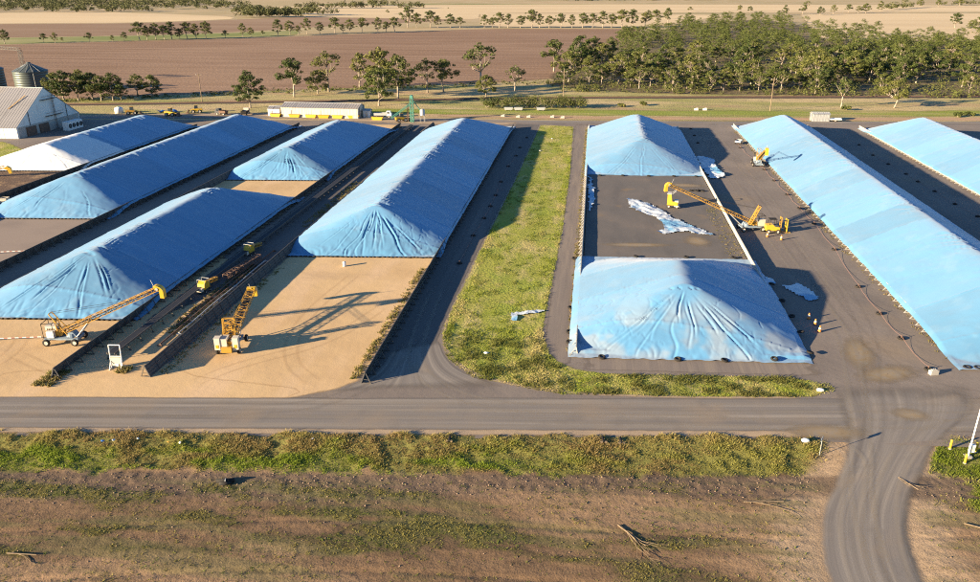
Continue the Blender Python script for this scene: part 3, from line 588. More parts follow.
# ------------------------------------------------------------------ covered grain piles
BLUE = np.array([.088, .252, .435]); WHITE = np.array([.62, .64, .66])
def pile(label, xl, xr, y0, y1, hr, Lf, Lb, hw, seed, white=0., dusty=0., nf=13, over=.35, skew=.10, fold=1.0, weights=True, ds_=.22, zb=.10):
    r_ = np.random.default_rng(seed)
    hw_ = (xr - xl) / 2; xc = (xl + xr) / 2; L = y1 - y0
    S = np.unique(np.round(np.r_[np.linspace(-hw_, hw_, int(2 * hw_ / ds_)), -hw_ - over, hw_ + over], 3))
    T = np.unique(np.round(np.r_[np.arange(0, Lf + 3, .2), np.arange(Lf + 3, L - Lb, .5), np.arange(L - Lb, L + .01, .5), L], 3))
    s, t = np.meshgrid(S, T)
    rr = 1.3; sa = np.sqrt(s * s + rr * rr) - rr
    ds = sa / (np.sqrt(hw_ ** 2 + rr * rr) - rr) * (hr - hw)
    df = np.clip(Lf - t, 0, None) / Lf * hr; db = np.clip(t - (L - Lb), 0, None) / Lb * (hr - .4)
    sm_ = .9
    drop = (ds ** 3.2 + df ** 3.2) ** (1 / 3.2)
    drop = (drop ** 3.2 + db ** 3.2) ** (1 / 3.2)
    h = hr - drop
    # undulation of the heap and slack in the sheet
    h = h + (fbm(s / 9 + seed, t / 16, seed, 3) - .5) * .42 * np.clip(drop / hr * 3, .25, 1) * np.clip((hr - drop) / 2, 0, 1)
    h = h + (fbm(s / 5 + 3, (t + s * .4) / 1.7, seed + 5, 3) - .5) * .13 * np.clip((hr - drop) / 2, .1, 1)
    h = h + (fbm((s + t * .3) / 1.6, (t - s * .2) / 2.4, seed + 7, 2) - .5) * .06
    # short sharp wrinkles along the ridge
    rg = np.exp(-((np.abs(s) - 1.2) / 1.6) ** 2) * (t > Lf - 1) * (t < L - Lb + 2)
    h = h - rg * .22 * np.clip(np.abs(vnoise((t + s * .7) / .9, s / 6, seed + 9) - .5) * -6 + 1.2, 0, 1) * (fbm(t / 9, s * 0, seed + 3, 2) > .48)
    # fan of folds below the apex
    r = np.clip((Lf - t) / Lf, 0, 1); lat = hw_ * .92
    phi = s / (lat * np.maximum(r, .02))
    for i in range(nf):
        p0 = -1.05 + 2.1 * r_.random()
        wob = p0 + (vnoise(r * 3.5, r * 0 + i * 7, seed + 20) - .5) * .16
        dist = (phi - wob) * lat * r
        w = .07 + .07 * r_.random() + .06 * r
        r0 = .05 + .28 * r_.random(); r1 = r0 + .25 + .55 * r_.random()
        env = sstep(r0, r0 + .15, r) * (1 - sstep(r1, r1 + .2, r)); A = fold * (.05 + .28 * r_.random() ** 1.8)
        h = h + A * env * (-np.exp(-(dist / w) ** 2) + .5 * np.exp(-((dist - 2.1 * w) / (1.5 * w)) ** 2) + .15 * np.exp(-((dist + 2.4 * w) / (1.6 * w)) ** 2))
    # slack, puffed hem along the front and the sides
    hem = sstep(.62, .95, r) * (np.abs(s) < hw_)
    h = h + hem * fold * (.20 * np.abs(np.sin(fbm(s / 3.5, t / 3, seed + 30, 2) * 14 + s * .5)) * (fbm(s / 2.2, t / 1.4, seed + 31, 2)) + .16 * (fbm(s / .9, t / .9, seed + 32, 2) - .5))
    cr = np.abs(fbm((s + .5 * t) / 2.6, (t - .3 * s) / 3.4, seed + 70, 3) - .5); h = h - .05 * np.exp(-(cr / .02) ** 2) * (fbm(s / 7, t / 7, seed + 71, 2) > .47)
    seam = np.abs(((t + .15 * s) % 10.6) - 5.3) < .22
    h = h + .07 * seam
    h = np.maximum(h, np.where(t > 1.2, zb, .08) + .10 * fbm(s * 1.3, t * 1.3, seed + 40, 2) + .06 * fbm(s * .4, t * 2, seed + 41, 2))
    # the sheet turns down over the wall tops
    h = np.where(np.abs(s) > hw_ + .01, np.maximum(h - .40 + .15 * vnoise(t * .8, s * 0, seed + 50), .05), h)
    x = s + np.where(np.abs(s) > hw_ + .01, np.sign(s) * .12 * vnoise(t * .5, s * 0, seed + 51), 0)
    yy = t + skew * s
    yy = yy + np.where(t < .01, (vnoise(s * .8, s * 0, seed + 52) - .6) * .5, 0)
    tone = .87 + .26 * _hash(np.floor((t + .15 * s + 5.3) / 10.6), np.zeros_like(t), seed + 60)
    C = BLUE[None, None] * tone[..., None]
    pale = sstep(.45, .72, fbm(s / 6, t / 9, seed + 61, 3)) * .22
    C = mixc(C, np.array([.125, .275, .44]), pale)
    if white > 0: C = mixc(C, WHITE, (t + .15 * s < white) * 1.0)
    if dusty > 0:
        C = mixc(C, np.array([.46, .38, .29]), dusty * sstep(.45, .68, fbm(s / 4, t / 4, seed + 62, 4)) * np.clip(r * 1.6 + .1, 0, 1))
    C = mixc(C, np.array([.24, .32, .39]), sstep(.58, .78, fbm(s / 2.5, t / 2.5, seed + 63, 4)) * .16)
    root = thing('grain_pile', label, 'grain pile', (xc, y0, 0), 0, 'tarpaulin covered grain piles')
    nT, nS = s.shape; idx = np.arange(nT * nS).reshape(nT, nS)
    F = np.stack([idx[:-1, :-1], idx[:-1, 1:], idx[1:, 1:], idx[1:, :-1]], -1).reshape(-1, 4)
    link('tarpaulin', np_mesh('tarpaulin', np.stack([x, yy, h], -1).reshape(-1, 3), F, mat['tarp'], smooth=True, col=C.reshape(-1, 3)), root)
    if weights:                                          # row of black hem weights along the front edge
        b = MB(); q = -hw_ + .4
        while q < hw_:
            w = random.uniform(.45, .8); b.tube((q, skew * q - .22, .13), (q + w, skew * (q + w) - .22 + random.uniform(-.1, .1), .13), .15, .13, 6); q += w + random.uniform(.08, .3)
        o = b.build('hem_weights', mat['rubber'], root, smooth=True); o['kind'] = 'stuff'
    return root
pile('long blue tarpaulin pile behind the bare sandy pad, left of the grass strip', -56.2, -27.3, 132.9, 276, 6.9, 11.3, 24, 1.62, 101, fold=.9, nf=20, ds_=.125)
pile('blue tarpaulin pile nearest the left edge, behind the yellow stacker', -94.9, -67.8, 98.6, 172, 6.7, 13, 17, 1.62, 107, fold=1.1, nf=10, ds_=.125)
pile('short blue pile with fanned folds between two long left-hand piles', -94.9, -67.8, 188.8, 267, 6.8, 10, 23, 1.62, 113, fold=1.2, nf=26)
pile('second long blue pile from the left, ending above the grey pad', -132.4, -103.8, 148.5, 268, 7.0, 13, 19, 1.62, 127, fold=.8, nf=5)
pile('leftmost blue pile with a white tarpaulin section at its near end', -167, -138.6, 190.5, 262, 6.0, 8, 12, 1.62, 131, white=24, fold=.7, nf=8)
pile('far blue pile on the raised dark pad with pale walls', -.7, 30.5, 204.8, 282, 7.0, 18, 15, 1.12, 137, fold=.6, nf=9, weights=False, skew=.07, zb=.40)
pile('near dusty blue pile at the front of the raised dark pad', -.7, 30.5, 97.0, 138.5, 6.5, 12.4, 18.5, 1.12, 139, dusty=.34, fold=.6, nf=22, weights=False, skew=.07, over=.9, ds_=.125, zb=.40)
pile('longest pale blue pile on the right, reaching the frame edge', 50.6, 76.5, 100.3, 291, 7.2, 15, 20, 1.12, 149, fold=.6, nf=8, weights=False)
pile('rightmost pale blue pile in the far right corner of the yard', 94.2, 120.8, 186, 291, 7.2, 14, 20, 1.12, 151, fold=.6, nf=8, weights=False)

# ------------------------------------------------------------------ tyres and rope barriers
def torus_mesh(nm, R, r, n=18, k=8, squash=.85):
    b = MB(); prof = [(R + r * math.cos(2 * math.pi * j / k), squash * r * math.sin(2 * math.pi * j / k)) for j in range(k + 1)]
    b.lathe((0, 0, 0), prof, n); return b.mesh(nm, mat['rubber'], True)
TY = torus_mesh('tyre', .36, .17)
STAKE = MB().tube((0, 0, -.1), (0, 0, .55), .05, .045, 6).mesh('stake', mat['rust'])
ORD = ['first', 'second', 'third', 'fourth', 'fifth', 'sixth', 'seventh', 'eighth', 'ninth', 'tenth', 'eleventh', 'twelfth', 'thirteenth']
def tyre_post(x, y, label, group, z=0.0):
    o = thing('tyre_post', label, 'tyre', (x, y, z), random.uniform(0, 6), group)
    link('tyre', TY, o, (0, 0, .15)); link('stake', STAKE, o, (0, 0, .1)); return o
rows = {'R': [(47.5, 262.2), (46.6, 248.7), (47.4, 231.1), (48.0, 218.1), (48.0, 205.3), (48.2, 190.9), (48.2, 178.6), (48.4, 166.3), (47.8, 148.8), (46.3, 128.8), (46.0, 117.2), (46.1, 108.1), (46.2, 98.4)],
        'L': [(-22.8, 131.7), (-22.8, 148.6), (-22.3, 161.3), (-22.2, 171.1), (-22.2, 181.2), (-22.5, 194.9), (-22.6, 213.2), (-21.8, 227.6), (-21.8, 240.1), (-21.1, 256.9)],
        'F': [(85.0, 258.3), (84.2, 242.3), (84.5, 229.9), (85.0, 217.7), (84.9, 209.0), (85.2, 199.0), (85.1, 187.0), (85.7, 176.7)],
        'E': [(35.0, 281), (34.8, 268), (34.4, 255)]}
lab = {'R': 'staked tyre beside the longest right-hand pile', 'L': 'staked tyre in the lane beside the grass strip', 'F': 'staked tyre in shade between the right-hand piles', 'E': 'staked tyre right of the far raised pile'}
for k, pts in rows.items():
    for i_, (x, y) in enumerate(sorted(pts, key=lambda p: p[1])): tyre_post(x, y, lab[k] + ', ' + ORD[i_] + ' from the near end', 'tyre posts, row ' + {'R': 'by the right-hand pile', 'L': 'in the shaded lane', 'F': 'between the right-hand piles', 'E': 'by the far raised pile'}[k])
def rope(pts, label, z=.5, r=.022, m='redrope', sag=.42):
    b = MB(); q = []
    for (x0, y0), (x1, y1) in zip(pts[:-1], pts[1:]):
        for i in range(8):
            t = i / 8; q.append((x0 + (x1 - x0) * t + random.uniform(-.05, .05), y0 + (y1 - y0) * t, z - sag * 4 * t * (1 - t)))
    q.append((*pts[-1], z)); b.path(q, r, 5)
    o = b.build('barrier_rope', mat[m]); return tag(o, label, 'rope')
rope(rows['R'], 'faded red rope strung between the tyres by the right-hand pile', r=.014)
rope(rows['L'][:8], 'red rope strung between tyres in the shaded lane')
rope(rows['F'], 'red rope strung between the tyres in shade at the right')
def tape(pts, label):
    """red and white barrier tape in alternating lengths"""
    root = thing('barrier_tape', label, 'barrier tape', (*pts[0], 0))
    L = sum(math.dist(a, b) for a, b in zip(pts[:-1], pts[1:])); n = int(L / .5)
    d = np.r_[0, np.cumsum([math.dist(a, b) for a, b in zip(pts[:-1], pts[1:])])]; A = np.array(pts)
    for i in range(n):
        a = np.array([np.interp(i * L / n, d, A[:, k]) for k in (0, 1)]) - A[0]; b = np.array([np.interp((i + 1) * L / n, d, A[:, k]) for k in (0, 1)]) - A[0]
        MB().bar((*a, .45), (*b, .45), .02, .14).build('red_band' if i % 2 else 'white_band', mat['redrope'] if i % 2 else mat['white'], root)
    for p in pts: MB().tube((p[0] - pts[0][0], p[1] - pts[0][1], 0), (p[0] - pts[0][0], p[1] - pts[0][1], .6), .04, .04, 6).build('post', mat['galv'], root)
tape([(-131, 121), (-122, 122.5), (-113, 125), (-106, 127)], 'red and white tape across the bare grey pad')
tape([(-93, 88.0), (-84, 90.3), (-77.5, 91.8)], 'red and white tape running from the left stacker to the frame edge')
# tyres lying on the hem of the near pile and along the open pad
for i_, (x, y, z) in enumerate([(3.0, 96.2, .12), (13.3, 96.9, .12), (19.6, 97.4, .12), (26.3, 98.2, .35), (31.6, 100.8, .4), (31.9, 107.5, .5), (31.9, 113.2, .5), (31.8, 119.5, .5), (31.7, 127, .5), (-1.6, 100.5, .08), (-1.7, 104, .08), (-1.8, 113.2, .08), (-1.9, 136.9, .08)]):
    o = link('hem_tyre', TY, None, (x, y, z + .12), (random.uniform(-.2, .2), random.uniform(-.2, .2), 0)); tag(o, ('old tyre on the front hem of the dusty near pile, ' + ORD[i_] + ' from left' if i_ < 4 else 'old tyre by the right edge of the dusty near pile, ' + ORD[i_ - 4] + ' from front' if i_ < 9 else 'old tyre outside the left wall of the dusty near pile, ' + ORD[i_ - 9] + ' from front'), 'tyre', 'tyres on the near pile hem')
for x, y in [(9.5, 138.4), (18.8, 139.2), (27.5, 140.0)]:
    o = link('hem_tyre', TY, None, (x, y, .62), (random.uniform(-.15, .15), .1, 0)); tag(o, {9.5: 'left', 18.8: 'middle', 27.5: 'right'}[x] + ' tyre of three on the back hem of the near pile', 'tyre', 'tyres on the near pile back hem')
for i, (x, y) in enumerate([(25.2, 190.6), (26.2, 190.9), (27.2, 191.0), (28.0, 190.2), (26.6, 190.1)]):
    o = link('heap_tyre', TY, None, (x, y, .49 + .02 * i), (random.uniform(-.1, .1), .05, 0)); tag(o, 'dark tyre in the loose heap on the raised pad below the far pile', 'tyre', 'tyre heap on the raised pad')
for i, (x, y) in enumerate([(3.0, 203.8), (9.0, 204.4), (15.8, 204.8), (22.4, 205.4), (28.2, 205.8)]):
    o = link('hem_tyre', TY, None, (x, y, .52)); tag(o, 'tyre on the front hem of the far raised pile, ' + ORD[i] + ' from left', 'tyre', 'tyres on the far pile hem')
# white painted tyres at the right-hand corner
for i, (x, y) in enumerate([(51.6, 99.6), (53.0, 99.7), (54.5, 99.8), (56.0, 100.0), (57.6, 100.1)]):
    o = link('corner_tyre', torus_mesh('corner_tyre', .40, .16) if i == 0 else WT, None, (x, y, .16))
    WT = o.data; o.data.materials[0] = mat['rubber']; tag(o, 'tyre at the near corner of the longest right-hand pile, ' + ORD[i] + ' from left', 'tyre', 'tyres at the right-hand corner')
o = thing('concrete_block', 'pale concrete block standing alone at the end of the rope line', 'block', (46.4, 97.2, 0), .3)
b = MB(); b.box((0, 0, .3), (1.1, .6, .6)); b.box((0, 0, .66), (.8, .4, .12), taper=.8); b.build('block', mat['concrete'], o); MB().path([(-.2, 0, .7), (-.15, 0, .86), (.15, 0, .86), (.2, 0, .7)], .025).build('lifting_eye', mat['galv'], o)

# ------------------------------------------------------------------ loose sheets of tarpaulin
def loose_sheet(label, outline, z0, seed, amp=.45, m='tarp_white', step=.35):
    O = np.array(outline, float); c = O.mean(0); lo = O.min(0); hi = O.max(0)
    gx_, gy_ = np.meshgrid(np.arange(lo[0] - .4, hi[0] + .8, step), np.arange(lo[1] - .4, hi[1] + .8, step))
    nx, ny = gx_ + (fbm(gx_ * .7, gy_ * .7, seed, 3) - .5) * 1.2, gy_ + (fbm(gx_ * .7, gy_ * .7, seed + 1, 3) - .5) * 1.2
    ins = in_poly(nx.ravel(), ny.ravel(), [tuple(p) for p in outline]).reshape(gx_.shape)
    f = fbm((gx_ + gy_ * .5) / 1.6, (gy_ - gx_ * .4) / 2.8, seed + 2, 4); z = z0 + .05 + amp * np.abs(f - .5) * 3.0 + .10 * fbm(gx_ * 2, gy_ * 2, seed + 3, 2)
    idx = np.arange(gx_.size).reshape(gx_.shape)
    cell = ins[:-1, :-1] & ins[1:, :-1] & ins[:-1, 1:] & ins[1:, 1:]
    F = np.stack([idx[:-1, :-1], idx[:-1, 1:], idx[1:, 1:], idx[1:, :-1]], -1)[cell]
    used = np.unique(F); rm = np.full(gx_.size, -1); rm[used] = np.arange(len(used))
    V = np.stack([gx_ - c[0], gy_ - c[1], z - z0], -1).reshape(-1, 3)[used]
    me = np_mesh('loose_tarpaulin', V, rm[F], mat[m], smooth=True)
    o = link('loose_tarpaulin', me, None, (c[0], c[1], z0)); return tag(o, label, 'tarpaulin')
loose_sheet('crumpled white and blue sheet lying across the open raised pad', [(9.2, 181.2), (9.6, 172.6), (11.2, 169.6), (14.8, 165.4), (16.0, 161.5), (15.8, 157.5), (14.2, 154.6), (16.2, 153.0), (20, 155.6), (25.4, 153.0), (25.9, 154.8), (21.9, 160.6), (18.6, 166), (17.0, 172), (14.5, 176.5), (12.0, 179.5)], .35, 5, .35)
loose_sheet('blue rumpled sheet fallen against the left wall of the raised pad', [(-.2, 203), (1.2, 201), (.9, 193), (1.8, 190), (1.6, 176), (.8, 168), (.1, 168), (.0, 185)], .35, 9, .4)
loose_sheet('pale rumpled sheet spilling over the wall right of the far pile', [(30.8, 231), (33.6, 234), (36.2, 229), (35.2, 221), (36.4, 212), (35.4, 206), (31.8, 205), (31.0, 215)], .05, 12, .55)
loose_sheet('small white and blue sheet on the road right of the near pile', [(33.6, 127.6), (37.0, 129.2), (38.6, 124.6), (38.3, 121.6), (36.0, 120.6), (34.9, 123.4)], .02, 15, .18)
loose_sheet('blue and white strip of plastic caught in the grass strip', [(-11.2, 109.8), (-10.6, 107.4), (-9.2, 107.2), (-9.8, 109.2), (-7.6, 110.2), (-5.9, 111.6), (-6.0, 112.2), (-8.2, 111.2), (-10.2, 110.4)], .06, 19, .2, step=.22)
loose_sheet('small blue flap over the wall of the near pile', [(30.6, 131.5), (32.6, 131.0), (33.0, 127.8), (31.2, 127.4)], .10, 21, .5, m='tarp_white')

# ------------------------------------------------------------------ machines
def wheel_mesh(R=.5, w=.32):
    b = MB(); b.lathe((0, 0, 0), [(R * .55, -w / 2), (R * .88, -w / 2), (R, -w * .3), (R, w * .3), (R * .88, w / 2), (R * .55, w / 2)], 16, 'Y'); return b.mesh('tyre', mat['rubber'], True)
def rim_mesh(R=.5, w=.32):
    b = MB(); b.lathe((0, 0, 0), [(0, -w * .38), (R * .3, -w * .42), (R * .56, -w * .46), (R * .56, w * .46), (R * .3, w * .42), (0, w * .38)], 12, 'Y'); return b.mesh('rim', mat['cream'])
WHM = {}
def wheel(parent, x, y, R=.5, w=.32):
    k = (R, w)
    if k not in WHM: WHM[k] = (wheel_mesh(R, w), rim_mesh(R, w))
    o = link('wheel', WHM[k][0], parent, (x, y, R)); link('rim', WHM[k][1], o); return o
def stacker(label, loc, az, tip, colour='yellow', cage=True, boxes=True, hood=True, w=1.1, pivot_h=1.9):
    """mobile grain stacker: x forward along the boom; tip = (reach, height)"""
    o = thing('grain_stacker', label, 'grain stacker', loc, az, 'mobile grain stackers')
    b = MB()
    for s in (-1, 1): b.bar((-2.6, s * .95, .85), (2.2, s * .95, .85), .18, .24)
    for x in (-2.5, -1.2, .2, 2.1): b.bar((x, -.95, .85), (x, .95, .85), .16, .2)
    for x in (-2.1, 1.9):
        b.bar((x, -1.5, .5), (x, 1.5, .5), .14); 
        for s in (-1, 1): b.bar((x, s * 1.0, .5), (x, s * 1.0, .85), .14)
    b.box((-.4, 0, 1.0), (2.4, 1.7, .06))
    b.build('chassis', mat['bluegrey'], o)
    for x in (-2.1, 1.9):
        for s in (-1, 1): wheel(o, x, s * 1.45, .52, .36)
    b = MB(); b.box((-1.9, .5, 1.75), (1.5, 1.1, 1.35)); b.box((-1.9, .5, 2.45), (1.6, 1.2, .06)); e = b.build('engine_box', mat['cream'], o)
    b = MB()
    for k in range(5): b.box((-1.9 + (k - 2) * .22, -.06, 1.8), (.12, .02, .6))
    b.build('vent', mat['rubber'], e); MB().tube((-1.4, .8, 2.45), (-1.4, .8, 3.1), .07, .07, 8).build('exhaust', mat['rubber'], e)
    MB().box((-1.6, -.75, 1.55), (1.0, .6, .95)).box((-1.6, -1.06, 1.6), (.6, .03, .5)).build('fuel_tank', mat['white'], o)
    if cage:
        b = MB()
        for x in (-2.6, -1.1):
            for y in (-.95, .95): b.tube((x, y, .9), (x, y, 3.2), .05, .05, 6)
        for a, c in [((-2.6, -.95), (-1.1, -.95)), ((-1.1, -.95), (-1.1, .95)), ((-1.1, .95), (-2.6, .95)), ((-2.6, .95), (-2.6, -.95))]: b.tube((*a, 3.2), (*c, 3.2), .05, .05, 6)
        b.build('guard_rail', mat['rubber'], o)
    b = MB(); b.prism([(.3, 1.0), (1.9, 1.0), (1.4, 1.7), (.7, 1.7)], -.55, .55); b.tube((1.0, 0, .95), (1.0, 0, 1.5), .8, .7, 16); b.build('turntable', mat['bluegrey'], o, smooth=False)
    reach, ht = tip
    p0 = Vector((.2, 0, pivot_h)); p1 = Vector((reach, 0, ht)); L = (p1 - p0).length
    b = MB(); b.truss(p0, p1, w, .75, max(8, int(L / .9)), .033, w * .8, .5); bo = b.build('boom', mat[colour], o)
    u = (p1 - p0).normalized(); nrm = Vector((-u.z, 0, u.x))
    b = MB(); b.bar(p0 + nrm * .06, p1 + nrm * .06, w * .62, .05); b.build('belt', mat['belt'], bo)
    b = MB()
    for s in (-1, 1): b.bar(p0 - u * 1.6 + Vector((0, s * .5, -.3)), p0 + Vector((0, s * .5, .0)), .1); 
    b.prism([(-2.0, 1.15), (-.2, 1.15), (.1, 1.9), (-2.4, 1.9)], -.55, .55); b.build('feed_hopper', mat[colour], bo)
    # mast: two raked legs with stays to the boom
    b = MB(); mt = Vector((-1.5, 0, pivot_h + 2.6))
    for s in (-1, 1):
        b.bar((.7, s * .6, 1.2), mt + Vector((0, s * .45, 0)), .11); b.bar((-.5, s * .6, 1.1), mt + Vector((.5, s * .45, -.6)), .10)
    for k in (.35, .65, 1.0): b.bar(Vector((.7, -.6, 1.2)).lerp(mt + Vector((0, -.45, 0)), k), Vector((.7, .6, 1.2)).lerp(mt + Vector((0, .45, 0)), k), .09)
    b.build('mast', mat[colour], o)
    b = MB()
    for s in (-1, 1): b.tube(mt + Vector((0, s * .4, 0)), p0.lerp(p1, .62) + Vector((0, s * w * .4, .3)), .025, .025, 5)
    b.build('stay_cable', mat['rubber'], o)
    for s in (-1, 1): MB().tube((1.9, s * .6, 1.0), p0.lerp(p1, .25) + Vector((0, s * .5, -.35)), .09, .06, 8).build('lift_ram', mat['galv'], o)
    if hood:                                            # curved spout at the head
        b = MB(); pr = []
        for k in range(7):
            t = rad(-20 + k * 20); pr.append((p1.x - .25 + 1.0 * math.sin(t), p1.z - .55 + 1.0 * math.cos(t)))
        inn = [(p1.x - .25 + .45 * math.sin(rad(-20 + k * 20)), p1.z - .55 + .45 * math.cos(rad(-20 + k * 20))) for k in range(7)]
        pts = pr + [(pr[-1][0] + .02, pr[-1][1] - .7), (inn[-1][0], inn[-1][1] - .7)] + inn[::-1]
        b.prism(pts, -w * .42, w * .42); h_ = b.build('head_spout', mat['yellow_b'], o)
        MB().tube(p1 + Vector((-.1, -w * .5, 0)), p1 + Vector((-.1, w * .5, 0)), .2, .2, 10).build('head_pulley', mat['galv'], h_)
        MB().bar(p1 + Vector((-.6, 0, .2)), p1 + Vector((-1.0, .1, 1.2)), .05).build('lamp_arm', mat['galv'], h_)
    return o
def place(o, x, y): o.location.x, o.location.y = x, y
A1 = stacker('yellow stacker with long raised boom crossing the near left blue pile', (-73.4, 91.6, .015), math.atan2(93.7 - 91.6, -59.2 + 73.4), (14.4, 8.2))
A2 = stacker('yellow stacker with lowered lattice boom on the sandy pad', (-48.9, 93.0, .015), math.atan2(105.3 - 93, -51.0 + 48.9), (12.6, 3.9), w=1.5, cage=False)
# twin cabinets and a yellow rear hopper on the pad stacker
for s in (-1, 1):
    e = MB().box((-2.3, s * 1.25, 1.75), (.9, .75, 1.7)).box((-2.3, s * 1.25, 2.63), (1.0, .85, .06)).build('cabinet', mat['cream'], A2); MB().box((-2.77, s * 1.25, 1.4), (.03, .4, .5)).build('warning_panel', mat['yellow_b'], e)
MB().box((-2.75, 0, .95), (.5, 1.4, .8)).build('rear_hopper', mat['yellow'], A2)
b = MB(); b.truss((-.9, 0, 1.5), (-.3, 0, 4.6), 1.6, .5, 4, .06); b.build('back_frame', mat['yellow'], A2)
A3 = stacker('yellow stacker reaching its long boom left over the raised pad', (34.0, 160.2, .015), math.atan2(156.6 - 160.2, 16.2 - 34), (18.2, 10.0), w=1.0)
b = MB(); b.truss((.6, .9, 1.6), (-.8, 1.6, 5.6), .7, .6, 5, .06); b.build('loading_boom', mat['yellow'], A3)
A4 = stacker('yellow stacker with its boom raised beside the long right-hand pile', (47.4, 224.0, .015), math.atan2(-13, -.9), (13.0, 7.0), w=1.0)

# long belt conveyor in the lane
cv = thing('belt_conveyor', 'long low dark belt conveyor running down the lane between the left piles', 'conveyor', (-63.6, 87, 0))
b = MB(); LC = 184
for s in (-1, 1): b.bar((s * .55, 0, 1.0), (s * .55, LC, 1.0), .12, .22)
b.build('side_rail', mat['steel_frame'], cv)
MB().box((0, LC / 2, 1.07), (.9, LC, .05)).build('belt', mat['belt'], cv)
leg = MB();
for s in (-1, 1): leg.bar((s * .55, 0, .95), (s * .75, 0, 0), .09); leg.box((s * .75, 0, .03), (.3, .3, .06))
leg.bar((-.65, 0, .4), (.65, 0, .4), .06); lm = leg.mesh('leg', mat['steel_frame'])
rol = MB().tube((-.5, 0, .9), (.5, 0, .9), .09, .09, 8).mesh('roller', mat['rust'])
for i in range(62):
    link('leg', lm, cv, (0, i * 3.0 + .3, 0))
    if i % 2 == 0: link('roller', rol, cv, (0, i * 3.0 + 1.6, 0))
# pipes on cross blocks, standing in for parallel shadow lines along the lane
for k, (x, y0, y1, lab_) in enumerate([(-58.6, 96, 128, 'long steel pipe standing in for the lane shadow line nearest the leaning wall'), (-59.4, 92, 134, 'long rusty pipe standing in for a lane shadow line next to the steel one'), (-60.3, 99, 126, 'long rusty pipe standing in for the lane shadow line closest to the conveyor')]):
    b = MB(); n = 10
    b.path([(x + .08 * math.sin(i * 1.3 + k), y0 + (y1 - y0) * i / n, .30) for i in range(n + 1)], .11, 7)
    for i in range(0, n + 1, 2): b.box((x, y0 + (y1 - y0) * i / n, .1), (.7, .25, .2))
    tag(b.build('lane_shadow_pipe', mat['galv'] if k == 0 else mat['rust'], None), lab_, 'pipe')
def tripper(label, loc, az):
    o = thing('conveyor_tripper', label, 'tripper', loc, az, 'yellow trippers on the conveyor')
    b = MB(); b.prism([(-1.3, .9), (1.2, .9), (.9, 2.3), (-.2, 2.8), (-1.0, 2.2)], -.9, .9); b.build('body', mat['yellow_b'], o)
    MB().box((-1.75, 0, 1.0), (.8, 1.5, .7)).box((-1.75, 0, 1.4), (.7, 1.6, .1)).build('nose_chute', mat['cream'], o)
    b = MB()
    for s in (-1, 1):
        for x in (-.9, .9): b.tube((x, s * .95, 2.0), (x, s * .95, 3.1), .045, .045, 6)
        b.tube((-.9, s * .95, 3.1), (.9, s * .95, 3.1), .045, .045, 6)
    for x in (-.9, .9): b.tube((x, -.95, 3.1), (x, .95, 3.1), .045, .045, 6)
    b.build('guard_rail', mat['galv'], o)
    b = MB(); b.truss((.9, 0, 1.9), (5.2, 0, 1.4), 1.0, .7, 5, .06); b.build('tail_frame', mat['yellow'], o)
    MB().bar((.9, 0, 1.95), (5.2, 0, 1.45), .7, .05).build('belt', mat['belt'], o)
    for x in (-.9, .9):
        for s in (-1, 1): wheel(o, x, s * 1.0, .32, .2)
    o.scale = (.72, .72, .72)
    return o
tripper('yellow tripper with pale chute, nearer of the two on the lane conveyor', (-62.9, 112.6, .0), rad(84))
tripper('yellow tripper, farther of the two on the lane conveyor', (-63.2, 131.5, .0), rad(80))
b = MB(); b.truss((0, 0, .9), (1.4, 11, .9), 1.0, .7, 9, .06); tag(b.build('spare_truss', mat['rust'], None, (-61.4, 117.5, 0)), 'rusty lattice conveyor section lying behind the nearer tripper', 'truss')

# white caged panel at the lane mouth
o = thing('safety_cage', 'white metal frame with pale panel standing at the near lane mouth', 'cage', (-61.5, 84.9, .015), rad(6))
b = MB()
for s in (-1, 1): b.tube((s * .75, 0, 0), (s * .75, .25, 3.3), .08, .08, 8)
b.tube((-.75, .25, 3.3), (.75, .25, 3.3), .08, .08, 8); b.tube((-.75, .12, 1.7), (.75, .12, 1.7), .06, .06, 8)
for s in (-1, 1): b.bar((s * .75, -.7, .05), (s * .75, .8, .05), .1); b.bar((s * .75, -.6, .1), (s * .75, .1, 1.2), .07)
b.build('frame', mat['white'], o); p = MB().box((0, .05, .95), (1.3, .05, 1.25)).build('panel', mat['cream'], o); MB().box((0, -.03, .45), (.55, .05, .35)).build('plate', mat['white'], p)

# yellow self-propelled hopper on the open pad
o = thing('yellow_hopper', 'small yellow wheeled hopper standing alone on the raised pad', 'hopper', (19.4, 174.6, .35), rad(-8))
b = MB(); b.prism([(-1.3, .7), (1.1, .7), (1.1, 1.4), (-.2, 1.6), (-.5, 3.2), (-1.3, 3.2)], -.95, .95); b.build('body', mat['yellow_b'], o)
MB().box((.75, 0, 1.5), (.9, 1.6, .5)).box((.8, 0, .55), (1.1, 2.0, .3)).build('ballast_tray', mat['galv'], o)
MB().box((-.9, 0, 3.3), (1.0, 2.1, .12)).build('top_plate', mat['cream'], o)
b = MB(); b.bar((-.4, -.8, 3.2), (.5, -.8, 4.0), .09); b.bar((-.4, .8, 3.2), (.5, .8, 4.0), .09); b.bar((.5, -.8, 4.0), (.5, .8, 4.0), .09); b.build('handle_frame', mat['galv'], o)
for x in (-.9, .9):
    for s in (-1, 1): wheel(o, x, s * .85, .38, .25)
